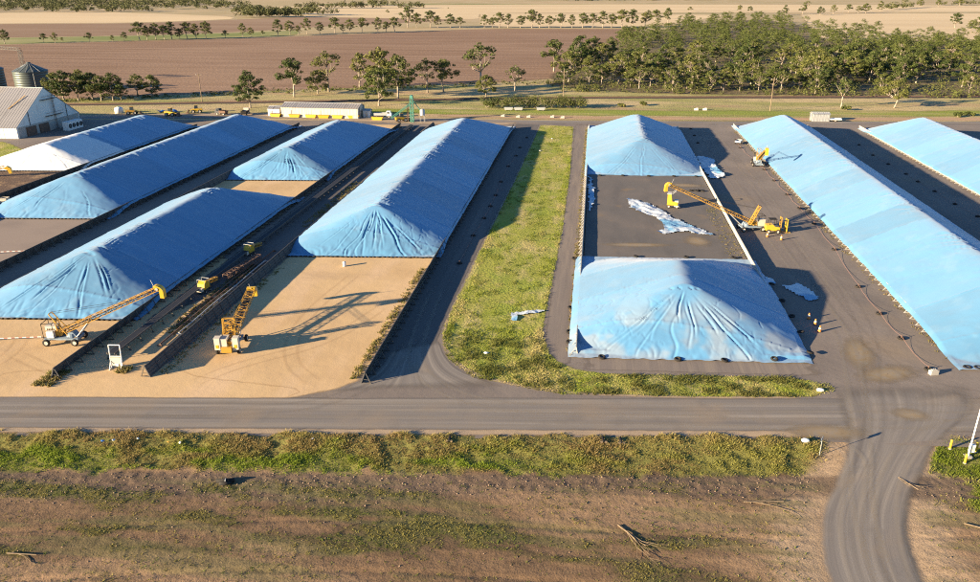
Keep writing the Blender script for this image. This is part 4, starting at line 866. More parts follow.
# yellow forklift-like loader behind the reaching stacker
o = thing('yellow_loader', 'yellow and black loader parked behind the reaching stacker on the road', 'loader', (38.2, 158.8, .02), rad(5))
b = MB(); b.prism([(-1.5, .6), (1.2, .6), (1.3, 1.3), (.2, 1.5), (-.2, 1.9), (-1.5, 1.7)], -.75, .75); b.build('body', mat['yellow_b'], o)
b = MB()
for x, y in ((-.9, -.6), (-.9, .6), (.5, -.6), (.5, .6)): b.bar((x, y, 1.5), (x * .8, y, 2.9), .08)
b.box((-.2, 0, 2.95), (1.5, 1.4, .1)); b.build('canopy', mat['rubber'], o)
b = MB()
for s in (-1, 1): b.bar((1.5, s * .5, .2), (1.5, s * .5, 3.4), .14)
for z in (.5, 1.8, 3.3): b.bar((1.5, -.5, z), (1.5, .5, z), .12)
b.build('mast', mat['yellow'], o); MB().bar((1.6, -.4, .2), (2.9, -.4, .2), .12, .06).bar((1.6, .4, .2), (2.9, .4, .2), .12, .06).build('fork', mat['rust'], o)
for x in (-1.0, .9):
    for s in (-1, 1): wheel(o, x, s * .8, .42, .3)
o = thing('pallet_mast', 'upright yellow frame standing beside the loader on the road', 'frame', (41.0, 159.4, .02), rad(10))
b = MB()
for s in (-1, 1): b.bar((0, s * .5, 0), (0, s * .5, 2.9), .16); b.bar((-.8, s * .5, .08), (.8, s * .5, .08), .14)
for z in (.6, 1.5, 2.8): b.bar((0, -.5, z), (0, .5, z), .14)
b.build('frame', mat['yellow_b'], o); MB().box((.1, 0, 1.1), (.12, .9, .9)).build('plate', mat['yellow'], o)

# witches' hats and stakes
def cone(x, y, label):
    o = thing('marker_cone', label, 'cone', (x, y, .03), 0, 'orange markers')
    MB().box((0, 0, .03), (.46, .46, .06)).build('base', mat['rubber'], o)
    b = MB(); b.lathe((0, 0, 0), [(.26, .05), (.17, .55), (.10, .95), (.05, 1.0), (0, 1.0)], 12); b.build('body', mat['orange'], o, smooth=True)
    MB().lathe((0, 0, 0), [(.190, .48), (.150, .70)], 12).build('collar', mat['white'], o); return o
for (x, y), l in zip([(34.6, 113.8), (35.0, 111.6), (35.0, 109.1), (36.6, 155.6), (39.0, 153.9)], ['orange marker, farthest of the three beside the near pile', 'orange marker, middle of the three beside the near pile', 'orange marker, nearest of the three beside the near pile', 'orange marker in front of the loader, the left one', 'orange marker in front of the loader, the right one']): cone(x, y, l)
# small white drum on the pad and bits beside the lane
o = thing('white_drum', 'small white drum on the sandy pad before the long pile', 'drum', (-43.4, 127.6, .015)); MB().lathe((0, 0, 0), [(0, 0), (.3, 0), (.31, .3), (.29, .32), (.31, .6), (.3, .85), (0, .86)], 14).build('shell', mat['white'], o, smooth=True); MB().tube((.1, .1, .86), (.1, .1, .9), .05, .05, 8).build('bung', mat['rubber'], o)
for x, y, l in [(-12.6, 256, 'white bag lying in the far end of the grass strip'), (-15.2, 236, 'pale bag lying in the shaded grass strip'), (-13.0, 95.6, 'small white scrap at the near tip of the grass strip')]:
    b = MB(); b.lathe((0, 0, 0), [(0, .0), (.42, .02), (.5, .18), (.38, .36), (.15, .42), (0, .45)], 9); b.box((.42, .1, .16), (.3, .16, .14)); tag(b.build('plastic_bag', mat['white'], None, (x, y, .05), smooth=True), l, 'bag').scale = (.7, .55, .5)

# lamp post with bollards, far right
zl = float(scrub_z(42.7, 77.8)[0])
o = thing('lamp_post', 'white lamp post leaning out of the right edge among yellow bollards', 'lamp post', (42.7, 77.8, zl))
b = MB(); b.tube((0, 0, 0), (0, 0, 11.0), .10, .06, 10); b.build('pole', mat['white'], o); MB().box((0, 0, .06), (.75, .75, .14)).build('base_plate', mat['concrete'], o)
e = MB().box((.32, .25, .95), (.5, .35, .85)).box((.32, .25, 1.4), (.56, .4, .05)).build('cabinet', mat['white'], o); MB().box((.32, .06, .95), (.36, .02, .6)).build('door', mat['cream'], e)
b = MB(); b.tube((0, 0, 10.9), (1.4, 0, 11.4), .05, .05, 8); b.box((1.8, 0, 11.42), (.8, .3, .14)); b.build('lamp_head', mat['galv'], o)
for (x, y), l in zip([(41.3, 79.0), (41.9, 76.6), (43.9, 78.8)], ['yellow bollard left of the white lamp post', 'yellow bollard in front of the white lamp post', 'yellow bollard right of the white lamp post']):
    o = thing('bollard', l, 'bollard', (x, y, float(scrub_z(x, y)[0]) - .05), 0, 'yellow bollards round the lamp post')
    MB().lathe((0, 0, 0), [(.13, 0), (.13, 1.15), (.10, 1.24), (0, 1.26)], 12).build('post', mat['yellow_b'], o, smooth=True); MB().lathe((0, 0, 0), [(.2, .0), (.2, .12), (.13, .14)], 12).build('footing', mat['concrete'], o)
# sign post on the bank
z0 = float(scrub_z(26.4, 76.0)[0])
o = thing('sign_post', 'thin steel sign post seen edge on at the junction corner', 'sign', (26.6, 75.9, z0)); MB().tube((0, 0, -.2), (0, 0, 2.3), .04, .04, 8).build('post', mat['galv'], o); MB().box((.0, .05, 2.05), (.75, .03, .45), Matrix.Rotation(rad(60), 3, 'Z')).build('plate', mat['bluegrey'], o)
z0 = float(scrub_z(26.0, 78.0)[0])
o = thing('white_marker_stone', 'white painted stone in the grass near the sign post', 'stone', (25.6, 78.1, z0 + .05)); b = MB(); b.lathe((0, 0, 0), [(.0, 0), (.62, .0), (.66, .25), (.5, .46), (.2, .55), (0, .56)], 9); b.build('stone', mat['white'], o); o.scale = (.7, .5, .6)
o = thing('white_marker_stone', 'white painted stone at the east tip of the grass tail', 'stone', (30.4, 90.6, .05)); b = MB(); b.lathe((0, 0, 0), [(.0, 0), (.6, .0), (.62, .22), (.5, .42), (.2, .5), (0, .5)], 9); b.build('stone', mat['white'], o); o.scale = (.8, .5, .6)
# fallen branches, logs and stumps in the scrub
def branch(label, x, y, L, az, seed, twigs=6):
    r_ = random.Random(seed); z = float(scrub_z(x, y)[0]); b = MB()
    def grow(p, a, ln, r, dep):
        q = Vector((p.x + math.cos(a) * ln, p.y + math.sin(a) * ln, max(.05, p.z + r_.uniform(-.05, .12))))
        b.tube(p, q, r, r * .6, 6)
        if dep > 0:
            for _ in range(2): grow(q, a + r_.uniform(-.6, .6), ln * r_.uniform(.5, .8), r * .55, dep - 1)
    p = Vector((0, 0, .1))
    for i in range(twigs): grow(p + Vector((r_.uniform(0, L * .5), r_.uniform(-.2, .2), 0)), r_.uniform(-.35, .35), L * r_.uniform(.25, .5), .04, 2)
    b.tube(p, p + Vector((L * .8, 0, .05)), .07, .04, 7)
    o = b.build('fallen_branch', mat['wood'], None, (x, y, z)); o.rotation_euler.z = az; return tag(o, label, 'branch')
branch('fallen grey branch with many twigs on the brown soil left of the access road', 4.4, 61.4, 4.6, rad(-48), 3, 5)
branch('thin fallen branch in the weeds beside the access road', 17.0, 66.6, 5.0, rad(8), 5, 3)
branch('pale log lying in the bottom left corner', -51.0, 50.2, 3.6, rad(2), 8, 1)
branch('thin sticks lying right of the access road', 33.8, 72.8, 3.0, rad(-60), 11, 2)
branch('long pale sticks at the lower right edge', 37.5, 66.0, 4.0, rad(-20), 13, 3)
z0 = float(scrub_z(-36, 63)[0]); o = thing('black_bundle', 'dark rolled bundle lying on the soil below the bank', 'bundle', (-36.0, 63.0, z0), rad(10))
b = MB(); b.tube((-.9, 0, .25), (.9, .1, .25), .26, .2, 9); b.tube((-.5, -.45, .2), (.7, -.35, .2), .2, .18, 9); b.build('roll', mat['rubber'], o, smooth=True); MB().tube((0, -.01, .25), (.08, -.01, .25), .275, .275, 9).build('tie', mat['galv'], o)
# culverts in the bank; the close pair stands in for two dark shade lines
for x, y, l in [(3.0, 75.6, 'dark pipe mouth standing in for a shade line in the bank, the left of the pair'), (5.0, 75.8, 'dark pipe mouth standing in for a shade line in the bank, the right of the pair'), (-14.2, 73.6, 'culvert mouth with bare earth in the bank')]:
    z0 = float(scrub_z(x, y)[0]); o = thing('culvert', l, 'culvert', (x, y, z0), rad(7)); b = MB(); b.lathe((0, 0, .12), [(.30, -1.0), (.30, .4), (.22, .4), (.22, -1.0)], 14, 'Y'); b.build('pipe', mat['rubber'], o, smooth=True); MB().box((-.45, -.9, .1), (.5, .18, .6)).box((.45, -.9, .1), (.5, .18, .6)).build('headwall', mat['wood'], o); o.scale = (.55, .9, .5)
# litter caught in the bank grass
for i, (x, y, c_) in enumerate([(-52.8, 69.2, 'blueplastic'), (-51.6, 69.4, 'white'), (-49.0, 70.0, 'white'), (-45.2, 69.8, 'yellow'), (-29.5, 72.6, 'white'), (-43.9, 69.9, 'white')]):
    z0 = float(scrub_z(x, y)[0]); b = MB(); b.lathe((0, 0, 0), [(0, 0), (.3, .0), (.36, .2), (.2, .34), (0, .38)], 7); b.box((.25, .1, .2), (.4, .25, .1)); o = b.build('litter_bag', mat[c_], None, (x, y - 1.3, z0 + .12)); o.rotation_euler = (.3, .2, i); o.scale = (.5, .42, .3)
    tag(o, ['blue plastic litter in the bank grass at left', 'white litter beside the blue piece in the bank grass', 'white litter bag in the left bank grass, further right', 'yellow litter in the left bank grass', 'small white litter in the bank grass before the sandy pad', 'white scrap right of the yellow litter'][i], 'litter')

# ------------------------------------------------------------------ buildings
def gable_shed(label, loc, L, W, he, hrg, bays, az=0, wall_m='shedwall', roof_m='roofgrey', ov=.35, doors=()):
    """ridge along local X; gable ends at x=0 and x=L"""
    o = thing('storage_shed', label, 'shed', loc, az)
    bl = L / bays
    for s in (-1, 1):
        for i in range(bays):
            b = MB(); b.box((i * bl + bl / 2, s * W / 2, he / 2), (bl - .05, .12, he))
            k = max(2, int(bl / 1.2))
            for j in range(k): b.box((i * bl + (j + .5) * bl / k, s * (W / 2 + .08), he / 2), (.10, .05, he - .1))
            b.build('wall_panel', mat[wall_m], o)
    for x in (0, L):
        b = MB(); sg = 1 if x else -1; x0, x1 = (L - .06, L + .06) if x else (-.06, .06)
        pts = [(-W / 2, 0), (W / 2, 0), (W / 2, he), (0, hrg), (-W / 2, he)]; n = 5
        vs = [(x0, p[0], p[1]) for p in pts] + [(x1, p[0], p[1]) for p in pts]
        b._add(vs, [list(range(5)), list(range(5, 10))[::-1]] + [[i, i + 5, (i + 1) % 5 + 5, (i + 1) % 5] for i in range(5)])
        g_ = b.build('gable_wall', mat[wall_m], o)
        for fy in (-.3, .3):
            zt = he + (hrg - he) * (1 - abs(fy) * 2); MB().box((x + sg * .12, fy * W, zt / 2), (.12, .25, zt)).build('mullion', mat['steel_dark'], g_)
        if he < 6 and W > 20: MB().box((x + sg * .10, 0, he * .5), (.1, W * .96, he * .96)).build('base_cladding', mat['concrete'], g_)
    ang = math.atan2(hrg - he, W / 2); sl = math.hypot(W / 2, hrg - he) + ov
    for s in (-1, 1):
        for i in range(bays):
            b = MB(); R = Matrix.Rotation(-s * ang, 3, 'X'); c = R @ Vector((0, s * sl / 2, 0)) + Vector((i * bl + bl / 2, 0, hrg + .1))
            b.box(c, (bl - .02 if 0 < i < bays - 1 else bl + ov, sl, .1), R)
            k = max(3, int(bl / 1.0))
            for j in range(k): b.box(c + R @ Vector((-bl / 2 + (j + .5) * bl / k, 0, .07)), (.08, sl - .05, .05), R)
            b.build('roof_sheet', mat[roof_m], o)
    MB().box((L / 2, 0, hrg + .16), (L + .5, .6, .12)).build('ridge_cap', mat['galv'], o)
    for (x, w, h, side) in doors:
        d_ = MB().box((x, side * (W / 2 + .14), h / 2), (w, .08, h)).build('door', mat['cream'], o); MB().box((x + w * .35, side * (W / 2 + .2), h * .45), (.12, .05, .3)).build('handle', mat['rubber'], d_)
    return o
S1 = gable_shed('big white shed with tall grey roof at the left edge', (-272, 250, 0), 84, 33, 3.6, 14.4, 12)
b = MB()
for z, y0_, y1_ in ((10.6, -3, 5), (5.0, -2, 7)): b.box((84.5, (y0_ + y1_) / 2, z), (.9, y1_ - y0_, .12)); b.box((84.9, (y0_ + y1_) / 2, z + 1.0), (.06, y1_ - y0_, .08))
for k in range(12): b.bar((84.4, 3 + .0, .5 + k * .9), (84.4, 3.5, .5 + k * .9), .05)
b.bar((84.4, 3, 0), (84.4, 3, 12), .08); b.bar((84.4, 3.5, 0), (84.4, 3.5, 12), .08); b.build('stair_platform', mat['rust'], S1)
for y in (-10, -3.5): MB().box((84.3, y, 1.5), (.5, 4.6, 3.0)).build('roller_door', mat['rust'], S1)
MB().bar((77, -9.5, 8.6), (80, -4, 12.4), .3, .1).build('walkway', mat['yellow'], S1)
S2 = gable_shed('long low cream shed with grey roof before the tall gum trees', (-118.5, 292.5, 0), 30.5, 8.6, 3.7, 4.9, 6, rad(-1), 'cream', 'roofgrey', doors=((2.8, 2.4, 2.8, -1), (14.5, 2.4, 2.8, -1)))
S3 = gable_shed('small pale hut left of the long cream shed', (-124.6, 291.8, 0), 4.6, 4.4, 2.8, 3.4, 2, 0, 'white', 'roofgrey', doors=((1.2, 1, 2.1, -1),))
S4 = gable_shed('small corrugated shelter behind the far end of the longest pile', (81.6, 305.2, 0), 6.2, 3.4, 2.7, 3.1, 3, rad(3), 'galv', 'galv')
S5 = gable_shed('little white hut right of the long cream shed', (-87.0, 292.6, 0), 2.6, 3.0, 2.5, 2.9, 1, 0, 'white', 'galv', doors=((1.2, .9, 2.0, -1),))
def silo(label, x, y, R, h, hc, m='silo'):
    o = thing('steel_silo', label, 'silo', (x, y, 0), 0, 'steel silos')
    n = 9
    for i in range(n):
        b = MB(); z0 = h * i / n; z1 = h * (i + 1) / n
        b.lathe((0, 0, 0), [(R, z0), (R + .08, z0 + .08), (R + .05, (z0 + z1) / 2), (R + .08, z1 - .08), (R, z1)], 40); b.build('wall_ring', mat[m], o, smooth=True)
    rf = MB().lathe((0, 0, 0), [(R + .35, h - .1), (R * .5, h + hc * .52), (.9, h + hc), (.9, h + hc + .6), (0, h + hc + .7)], 40).build('roof_cone', mat[m], o, smooth=True)
    for k in range(16):
        t = 2 * math.pi * k / 16; MB().bar((math.cos(t) * (R + .3), math.sin(t) * (R + .3), h), (math.cos(t) * .9, math.sin(t) * .9, h + hc + .06), .1).build('rib', mat['galv'], rf)
    b = MB()
    for s in (-.25, .25): b.bar((R * .7 + s, -R * .74, 0), (R * .7 + s, -R * .74, h), .06)
    for k in range(int(h / .8)): b.bar((R * .7 - .25, -R * .74, k * .8 + .3), (R * .7 + .25, -R * .74, k * .8 + .3), .05)
    b.build('ladder', mat['galv'], o)
silo('pale green steel silo behind the big white shed', -264, 345, 7.4, 9.6, 3.2)
silo('darker steel silo cut by the left frame edge', -287, 344, 8.0, 10.2, 3.2)
o = thing('gantry', 'lattice gantry above the silos at the left edge', 'gantry', (-312, 375, 0)); b = MB(); b.truss((0, 0, 18), (24, -3, 17), 1.4, 1.2, 14, .07); b.build('bridge', mat['steel_frame'], o); b = MB(); b.truss((24, -3, 0), (24, -3, 16.4), 1.4, 1.4, 12, .07); b.build('tower', mat['steel_frame'], o)
# storage tanks beside the shed
for i, y in enumerate((250.6, 252.6, 254.6, 256.6)):
    o = thing('fan_unit', 'white cabinet with a round fan, ' + ['nearest', 'second', 'third', 'farthest'][i] + ' of four by the shed gable', 'fan', (-182.0, y + 0, 0), 0, 'fan cabinets by the shed gable')
    MB().box((0, 0, 1.4), (2.2, 1.9, 2.8)).box((0, 0, 2.86), (2.3, 1.95, .1)).build('cabinet', mat['white'], o); f_ = MB().lathe((1.13, 0, 1.5), [(.75, 0), (.75, .12), (.62, .12), (.62, .02), (0, .02)], 16, 'X').build('fan_ring', mat['rubber'], o); MB().box((1.17, 0, 1.5), (.04, 1.3, .06)).box((1.17, 0, 1.5), (.04, .06, 1.3)).build('guard', mat['galv'], f_)
# skips and troughs
SKB = MB(); SKB.prism([(-1.7, 0), (1.7, 0), (2.2, 1.1), (-2.2, 1.1)], -.95, .95); SKB.box((0, 0, 1.14), (4.5, 2.0, .08)); SKM = SKB.mesh('bin', mat['yellow_b'])
SKI = MB().box((0, 0, 1.19), (4.0, 1.6, .04)).mesh('load', mat['rust'])
for i, (x, y, l) in enumerate([(-121, 288.5, 'yellow skip before the small pale hut'), (-113.3, 288.2, 'yellow skip at the left end of the long cream shed'), (-106.6, 288.0, 'yellow skip before the middle of the cream shed, left of a pair'), (-101.6, 287.8, 'yellow skip before the middle of the cream shed, right of a pair'), (-96.1, 288.2, 'yellow skip before the right half of the cream shed'), (-90.0, 288.6, 'yellow skip at the right end of the cream shed'), (-80.1, 286.2, 'yellow skip in front of the white truck')]):
    o = thing('yellow_skip', l, 'skip', (x, y, 0), random.uniform(-.1, .1), 'yellow skips by the cream shed'); link('bin', SKM, o); link('load', SKI, o)
def truck(label, x, y, az, body='white', bed='galv', L=6.0):
    o = thing('truck', label, 'truck', (x, y, 0), az)
    b = MB(); b.prism([(L / 2 - 1.9, .7), (L / 2, .7), (L / 2, 1.5), (L / 2 - .5, 2.5), (L / 2 - 1.9, 2.5)], -1.0, 1.0); c = b.build('cab', mat[body], o)
    MB().bar((L / 2 - .06, 0, 1.55), (L / 2 - .46, 0, 2.4), 1.7, .06).build('windscreen', mat['glass'], c)
    for s in (-1, 1): MB().box((L / 2 - 1.2, s * 1.01, 1.95), (.9, .04, .6)).build('side_window', mat['glass'], c)
    b = MB(); b.box((-.8, 0, 1.0), (L - 2.2, 2.0, .2)); b.box((-.8, -1, 1.4), (L - 2.2, .08, .8)); b.box((-.8, 1, 1.4), (L - 2.2, .08, .8)); b.box((-.8 - (L - 2.2) / 2, 0, 1.4), (.08, 2.0, .8)); b.build('tray', mat[bed], o)
    MB().box((0, 0, .75), (L - .3, .8, .25)).build('chassis', mat['rubber'], o)
    for x_ in (-L / 2 + 1.2, L / 2 - 1.0):
        for s in (-1, 1): wheel(o, x_, s * .95, .48, .3)
    return o
truck('white tray truck right of the long cream shed', -79.5, 291.6, rad(5), L=7.0)
truck('white truck parked left of the small pale hut', -134.5, 291.0, rad(100), 'cream', 'rubber', 6.5)
truck('small dark ute left of the white truck by the trees', -143.5, 289.5, rad(170), 'steel_dark', 'rust', 5.0)
def trailer(label, x, y, az, L=4.0, m='white'):
    o = thing('flat_trailer', label, 'trailer', (x, y, 0), az)
    b = MB(); b.box((0, 0, .75), (L, 1.8, .14))
    for s in (-1, 1): b.box((0, s * .88, 1.0), (L, .06, .4))
    for s in (-1, 1): b.box((s * (L / 2 - .03), 0, 1.0), (.06, 1.7, .4))
    b.build('tray', mat[m], o); MB().bar((L / 2, -.5, .7), (L / 2 + 1.3, 0, .6), .1).bar((L / 2, .5, .7), (L / 2 + 1.3, 0, .6), .1).build('drawbar', mat['galv'], o)
    for s in (-1, 1): wheel(o, -.3, s * 1.0, .36, .22)
trailer('low white trailer beside the small corrugated shelter', 90.2, 304.4, rad(2))
trailer('small pale trailer beyond the stacker on the right road', 47.2, 255.5, rad(70), 3.2, 'galv')
def loader(label, x, y, az, m='yellow_b'):
    o = thing('wheel_loader', label, 'loader', (x, y, 0), az)
    b = MB(); b.prism([(-2.4, .8), (1.2, .8), (1.2, 1.6), (-.4, 1.8), (-2.4, 1.8)], -.9, .9); b.build('body', mat[m], o)
    c = MB().box((-.2, 0, 2.4), (1.3, 1.4, 1.3), taper=.85).build('cab', mat['glass'], o); MB().box((-.2, 0, 3.08), (1.4, 1.4, .1)).build('cab_roof', mat[m], c)
    b = MB(); b.bar((1.0, -.6, 1.5), (3.0, -.6, .8), .2); b.bar((1.0, .6, 1.5), (3.0, .6, .8), .2); b.build('lift_arm', mat[m], o); MB().prism([(2.8, .2), (3.9, .2), (3.6, .4), (3.0, .5), (2.9, 1.3), (2.7, 1.3)], -1.2, 1.2).build('bucket', mat['rust'], o)
    for x_ in (-1.5, 1.0):
        for s in (-1, 1): wheel(o, x_, s * 1.05, .7, .45)
loader('orange yellow loader behind the leftmost pile', -178.7, 286.0, rad(20), 'yellow')
loader('yellow loader parked far behind the second pile', -156.0, 293.0, rad(200))
loader('yellow machine beside the other loader far behind the second pile', -162.0, 284.8, rad(0))
loader('yellow machine at the foot of the green elevator', -70.0, 283.4, rad(30))
o = thing('water_tank', 'pale green tank left of the orange loader', 'tank', (-186.0, 288.5, 0)); MB().lathe((0, 0, 0), [(0, 0), (1.6, 0), (1.6, 1.9), (1.2, 2.3), (.4, 2.5), (0, 2.5)], 20).build('shell', mat['white'], o, smooth=True); MB().tube((0, 0, 2.45), (0, 0, 2.65), .35, .35, 12).build('lid', mat['green'], o)
o = loose_sheet('blue cover over a low heap behind the leftmost piles', [(-172.5, 291), (-165, 290.4), (-164, 294.6), (-171.5, 295.4)], .02, 33, 1.0, m='blueplastic', step=.6)
# green bucket elevator
o = thing('bucket_elevator', 'tall green elevator tower with sloping conveyor behind the long pile', 'elevator', (-66.0, 283.0, 0))
b = MB(); b.truss((0, 0, 0), (0, 0, 12.5), 1.5, 1.5, 10, .10); b.build('tower', mat['green'], o); MB().box((0, 0, 13.0), (1.5, 1.3, 1.4)).tube((0, -.7, 13.3), (0, .7, 13.3), .7, .7, 12).build('head', mat['green'], o)
b = MB(); b.truss((-.6, 0, 9.5), (-10.5, -2.0, 2.2), .9, .8, 12, .07); b.build('conveyor', mat['green'], o)
b = MB(); b.tube((.5, 0, 11.8), (4.2, 1.0, 6.0), .22, .22, 8); b.build('spout', mat['green'], o)
MB().lathe((5.2, 1.2, 0), [(1.3, 3.4), (1.3, 6.2), (.5, 6.8), (0, 6.8)], 16).build('hopper_bin', mat['galv'], o, smooth=True); b = MB()
for x_, y_ in ((4.2, .2), (6.2, .2), (4.2, 2.2), (6.2, 2.2)): b.bar((x_, y_, 0), (x_, y_, 3.6), .14)
b.build('bin_leg', mat['galv'], o); b = MB(); b.truss((-2.6, .8, 0), (-2.2, .8, 9.0), .8, .8, 8, .06); b.build('ladder_tower', mat['rust'], o); MB().box((-1.5, .3, 8.2), (2.8, 1.6, .1)).build('platform', mat['rust'], o)
o.scale = (.72, .72, .70)
# small yellow excavator working in the left bunker
o = thing('grain_auger', 'yellow lattice auger with curved head in the dark left bunker', 'auger', (-160, 181.5, .02), rad(18)); b = MB(); b.truss((-3.5, 0, 1.4), (6.4, 0, 2.6), .8, .6, 10, .05); b.build('boom', mat['yellow'], o); MB().prism([(6.2, 2.3), (7.2, 2.9), (8.0, 2.4), (8.2, 1.0), (7.5, .9), (7.2, 1.9)], -.45, .45).build('head_spout', mat['yellow_b'], o)
b = MB(); b.box((-1, 0, .8), (3.0, 1.4, .3)); b.bar((0, -.5, .9), (1.5, -.4, 1.9), .12); b.bar((0, .5, .9), (1.5, .4, 1.9), .12); b.build('carriage', mat['bluegrey'], o)
for x_ in (-2, .4):
    for s in (-1, 1): wheel(o, x_, s * .9, .4, .25)
o = thing('crate', 'pale wooden crate between the two left walls', 'crate', (-135.2, 159.0, 0), .2); b = MB()
for k in range(4):
    for s in (-1, 1): b.box((0, s * .8, .2 + k * .36), (1.6, .06, .3)); b.box((s * .8, 0, .2 + k * .36), (.06, 1.54, .3))
b.box((0, 0, .08), (1.5, 1.5, .08)); b.build('slats', mat['cream'], o)
# troughs behind the bush row, loose boards by the back road
for i, (x, y, l) in enumerate([(-20.5, 316.5, 'grey trough nearest the far grass strip end'), (-29.5, 315.5, 'grey trough in front of the bush row'), (-33.5, 315.2, 'grey trough at the left of the bush row')]):
    o = thing('steel_trough', l, 'trough', (x, y, .02), .1); MB().prism([(-1.5, .3), (1.5, .3), (1.8, 1.3), (-1.8, 1.3)], -.7, .7).build('tub', mat['galv'], o); MB().box((-1, 0, .15), (.2, 1.2, .3)).box((1, 0, .15), (.2, 1.2, .3)).build('skid', mat['wood'], o)
for i, (x, y) in enumerate([(-34, 299.5), (-28, 298.5), (-24, 299), (-15, 300), (-11, 299), (42, 326), (45.5, 326.5)]):
    b = MB(); b.box((0, 0, .35), (1.6, .9, .7), taper=.75); b.box((.4, .2, .78), (.7, .5, .2)); tag(b.build('concrete_rubble', mat['concrete'] if i < 5 else mat['white'], None, (x, y, .0)), ['grey rubble block by the back road, first from the left', 'grey rubble block by the back road, second from the left', 'grey rubble block by the back road, third from the left', 'grey rubble block by the back road, fourth from the left', 'grey rubble block by the back road, fifth from the left', 'white block on the north verge, the left of two', 'white block on the north verge, the right of two'][i], 'rubble')
# power poles along the railway
def power_pole(label, x, y, h=13):
    o = thing('power_pole', label, 'power pole', (x, y, 0), rad(10), 'poles along the railway'); MB().tube((0, 0, 0), (0, 0, h), .2, .13, 8).build('pole', mat['wood'], o); MB().box((0, 0, h - .7), (2.4, .14, .16)).build('crossarm', mat['wood'], o)
    for k in (-1.1, 0, 1.1): MB().lathe((k, 0, h - .6), [(.05, 0), (.1, .12), (.05, .25), (0, .25)], 8).build('insulator', mat['white'], o)
power_pole('timber power pole behind the bush row', -11.9, 326, 15); power_pole('timber power pole before the wood on the right', 71.2, 327, 13); power_pole('timber power pole beside the tall gums at left', -168, 322, 12)
# rails
for k, l in ((0, 'near steel rail of the railway beyond the yard'), (1.6, 'far steel rail of the railway beyond the yard')):
    b = MB(); pts = [(-420, 271), (-200, 311), (-123, 329), (-40, 349), (3, 358), (90, 370.5), (174, 383), (400, 423)]
    for a, c in zip(pts[:-1], pts[1:]): b.bar((a[0], a[1] + k, .22), (c[0], c[1] + k, .22), .09, .16)
    tag(b.build('steel_rail', mat['rust'], None), l, 'rail')

# ------------------------------------------------------------------ trees
def leaf_cloud(centres, radii, counts, size, r_, flat=.68, droop=.5):
    Vs = []
    for c, R, n in zip(centres, radii, counts):
        d = r_.normal(size=(n, 3)); d /= np.linalg.norm(d, axis=1)[:, None]
        rr = R * (.35 + .65 * r_.random(n) ** .5)
        p = np.array(c) + d * rr[:, None] * np.array([1, 1, flat])
        nv = d + r_.normal(size=(n, 3)) * .7 + np.array([0, 0, .5]); nv /= np.linalg.norm(nv, axis=1)[:, None]
        a = np.cross(nv, r_.normal(size=(n, 3))); a /= np.linalg.norm(a, axis=1)[:, None] + 1e-9; b = np.cross(nv, a)
        s = size * (.5 + .9 * r_.random(n))[:, None]; s2 = s * (.45 + .4 * r_.random(n))[:, None]
        Vs.append(np.stack([p - a * s * .5, p + b * s2 * .5, p + a * s * .5, p - b * s2 * .5], 1).reshape(-1, 3))
    V = np.concatenate(Vs); return V, np.arange(len(V)).reshape(-1, 4)
def tree_variant(seed, spread, nclump, low, leaf=.52, dens=150, tall=False):
    r_ = np.random.default_rng(seed); H = 15.
    cs = []; rs = []
    for i in range(nclump):
        for _ in range(20):
            t = r_.random(); z = H * (low + (.93 - low) * t); rmax = spread * H * (math.sin(min(1, (t * .85 + .2)) * math.pi) ** .7 * .85 + .15)
            a = r_.random() * 6.283; q = rmax * r_.random() ** .55
            c = np.array([math.cos(a) * q, math.sin(a) * q, z])
            if all(np.linalg.norm((c - k) * np.array([1, 1, 1.3])) > 1.15 for k in cs): break
        cs.append(c); rs.append(H * (.045 + .06 * r_.random()))
    cnt = [int(dens * (R / 1.5) ** 2) for R in rs]
    V, F = leaf_cloud(cs, rs, cnt, leaf, r_)
    crown = np_mesh('crown', V, F, mat['leaf'])
    b = MB(); lean = r_.normal(size=2) * .5; fork = Vector((lean[0], lean[1], H * low * .75))
    b.tube((0, 0, -.3), fork * .5 + Vector((.1, 0, 0)), .36, .29, 7); b.tube(fork * .5 + Vector((.1, 0, 0)), fork, .29, .24, 7)
    for k in range(min(7, nclump)):
        c = Vector(cs[k]); mid = fork.lerp(c, .55) + Vector((r_.normal() * .4, r_.normal() * .4, -.3)); b.tube(fork, mid, .18, .12, 6); b.tube(mid, c, .12, .05, 5)
        for j in range(nclump):
            if j > 6 and np.linalg.norm(cs[j] - cs[k]) < 3.2: b.tube(mid, Vector(cs[j]), .08, .04, 5)
    trunk = b.mesh('trunk', mat['bark'], True)
    return crown, trunk
TV = [tree_variant(1, .33, 34, .30), tree_variant(2, .40, 38, .36), tree_variant(3, .28, 30, .26), tree_variant(4, .36, 46, .20), tree_variant(5, .30, 22, .46, dens=100), tree_variant(6, .42, 34, .40), tree_variant(7, .27, 34, .18), tree_variant(8, .37, 50, .22)]
def gum(x, y, h, v, label, group, z=0., sx=1.0):
    o = thing('gum_tree', label, 'tree', (x, y, z), random.uniform(0, 6.28), group)
    k = h / 15.0; o.scale = (k * sx, k * sx, k)
    c, t = TV[v % len(TV)]; link('crown', c, o); link('trunk', t, o); return o
front = [(-235, 320, 12), (-229, 317, 13), (-223, 318, 12), (-219, 322, 12), (-213, 319, 11), (-208, 320, 12), (-206, 323, 8), (-206, 336, 10), (-198, 334, 10), (-140, 308, 15), (-134, 342, 17), (-127, 354, 11), (-124, 361, 19), (-114, 378, 17), (-89, 321, 16), (-95, 348, 22), (-86, 342, 19), (-91, 373, 12), (-77, 364, 16), (-70, 368, 15), (-54, 381, 22), (-48, 354, 10), (-37, 376, 12), (-23, 463, 18), (-8, 488, 19), (-1, 501, 18), (-245, 352, 10), (-238, 345, 9)]
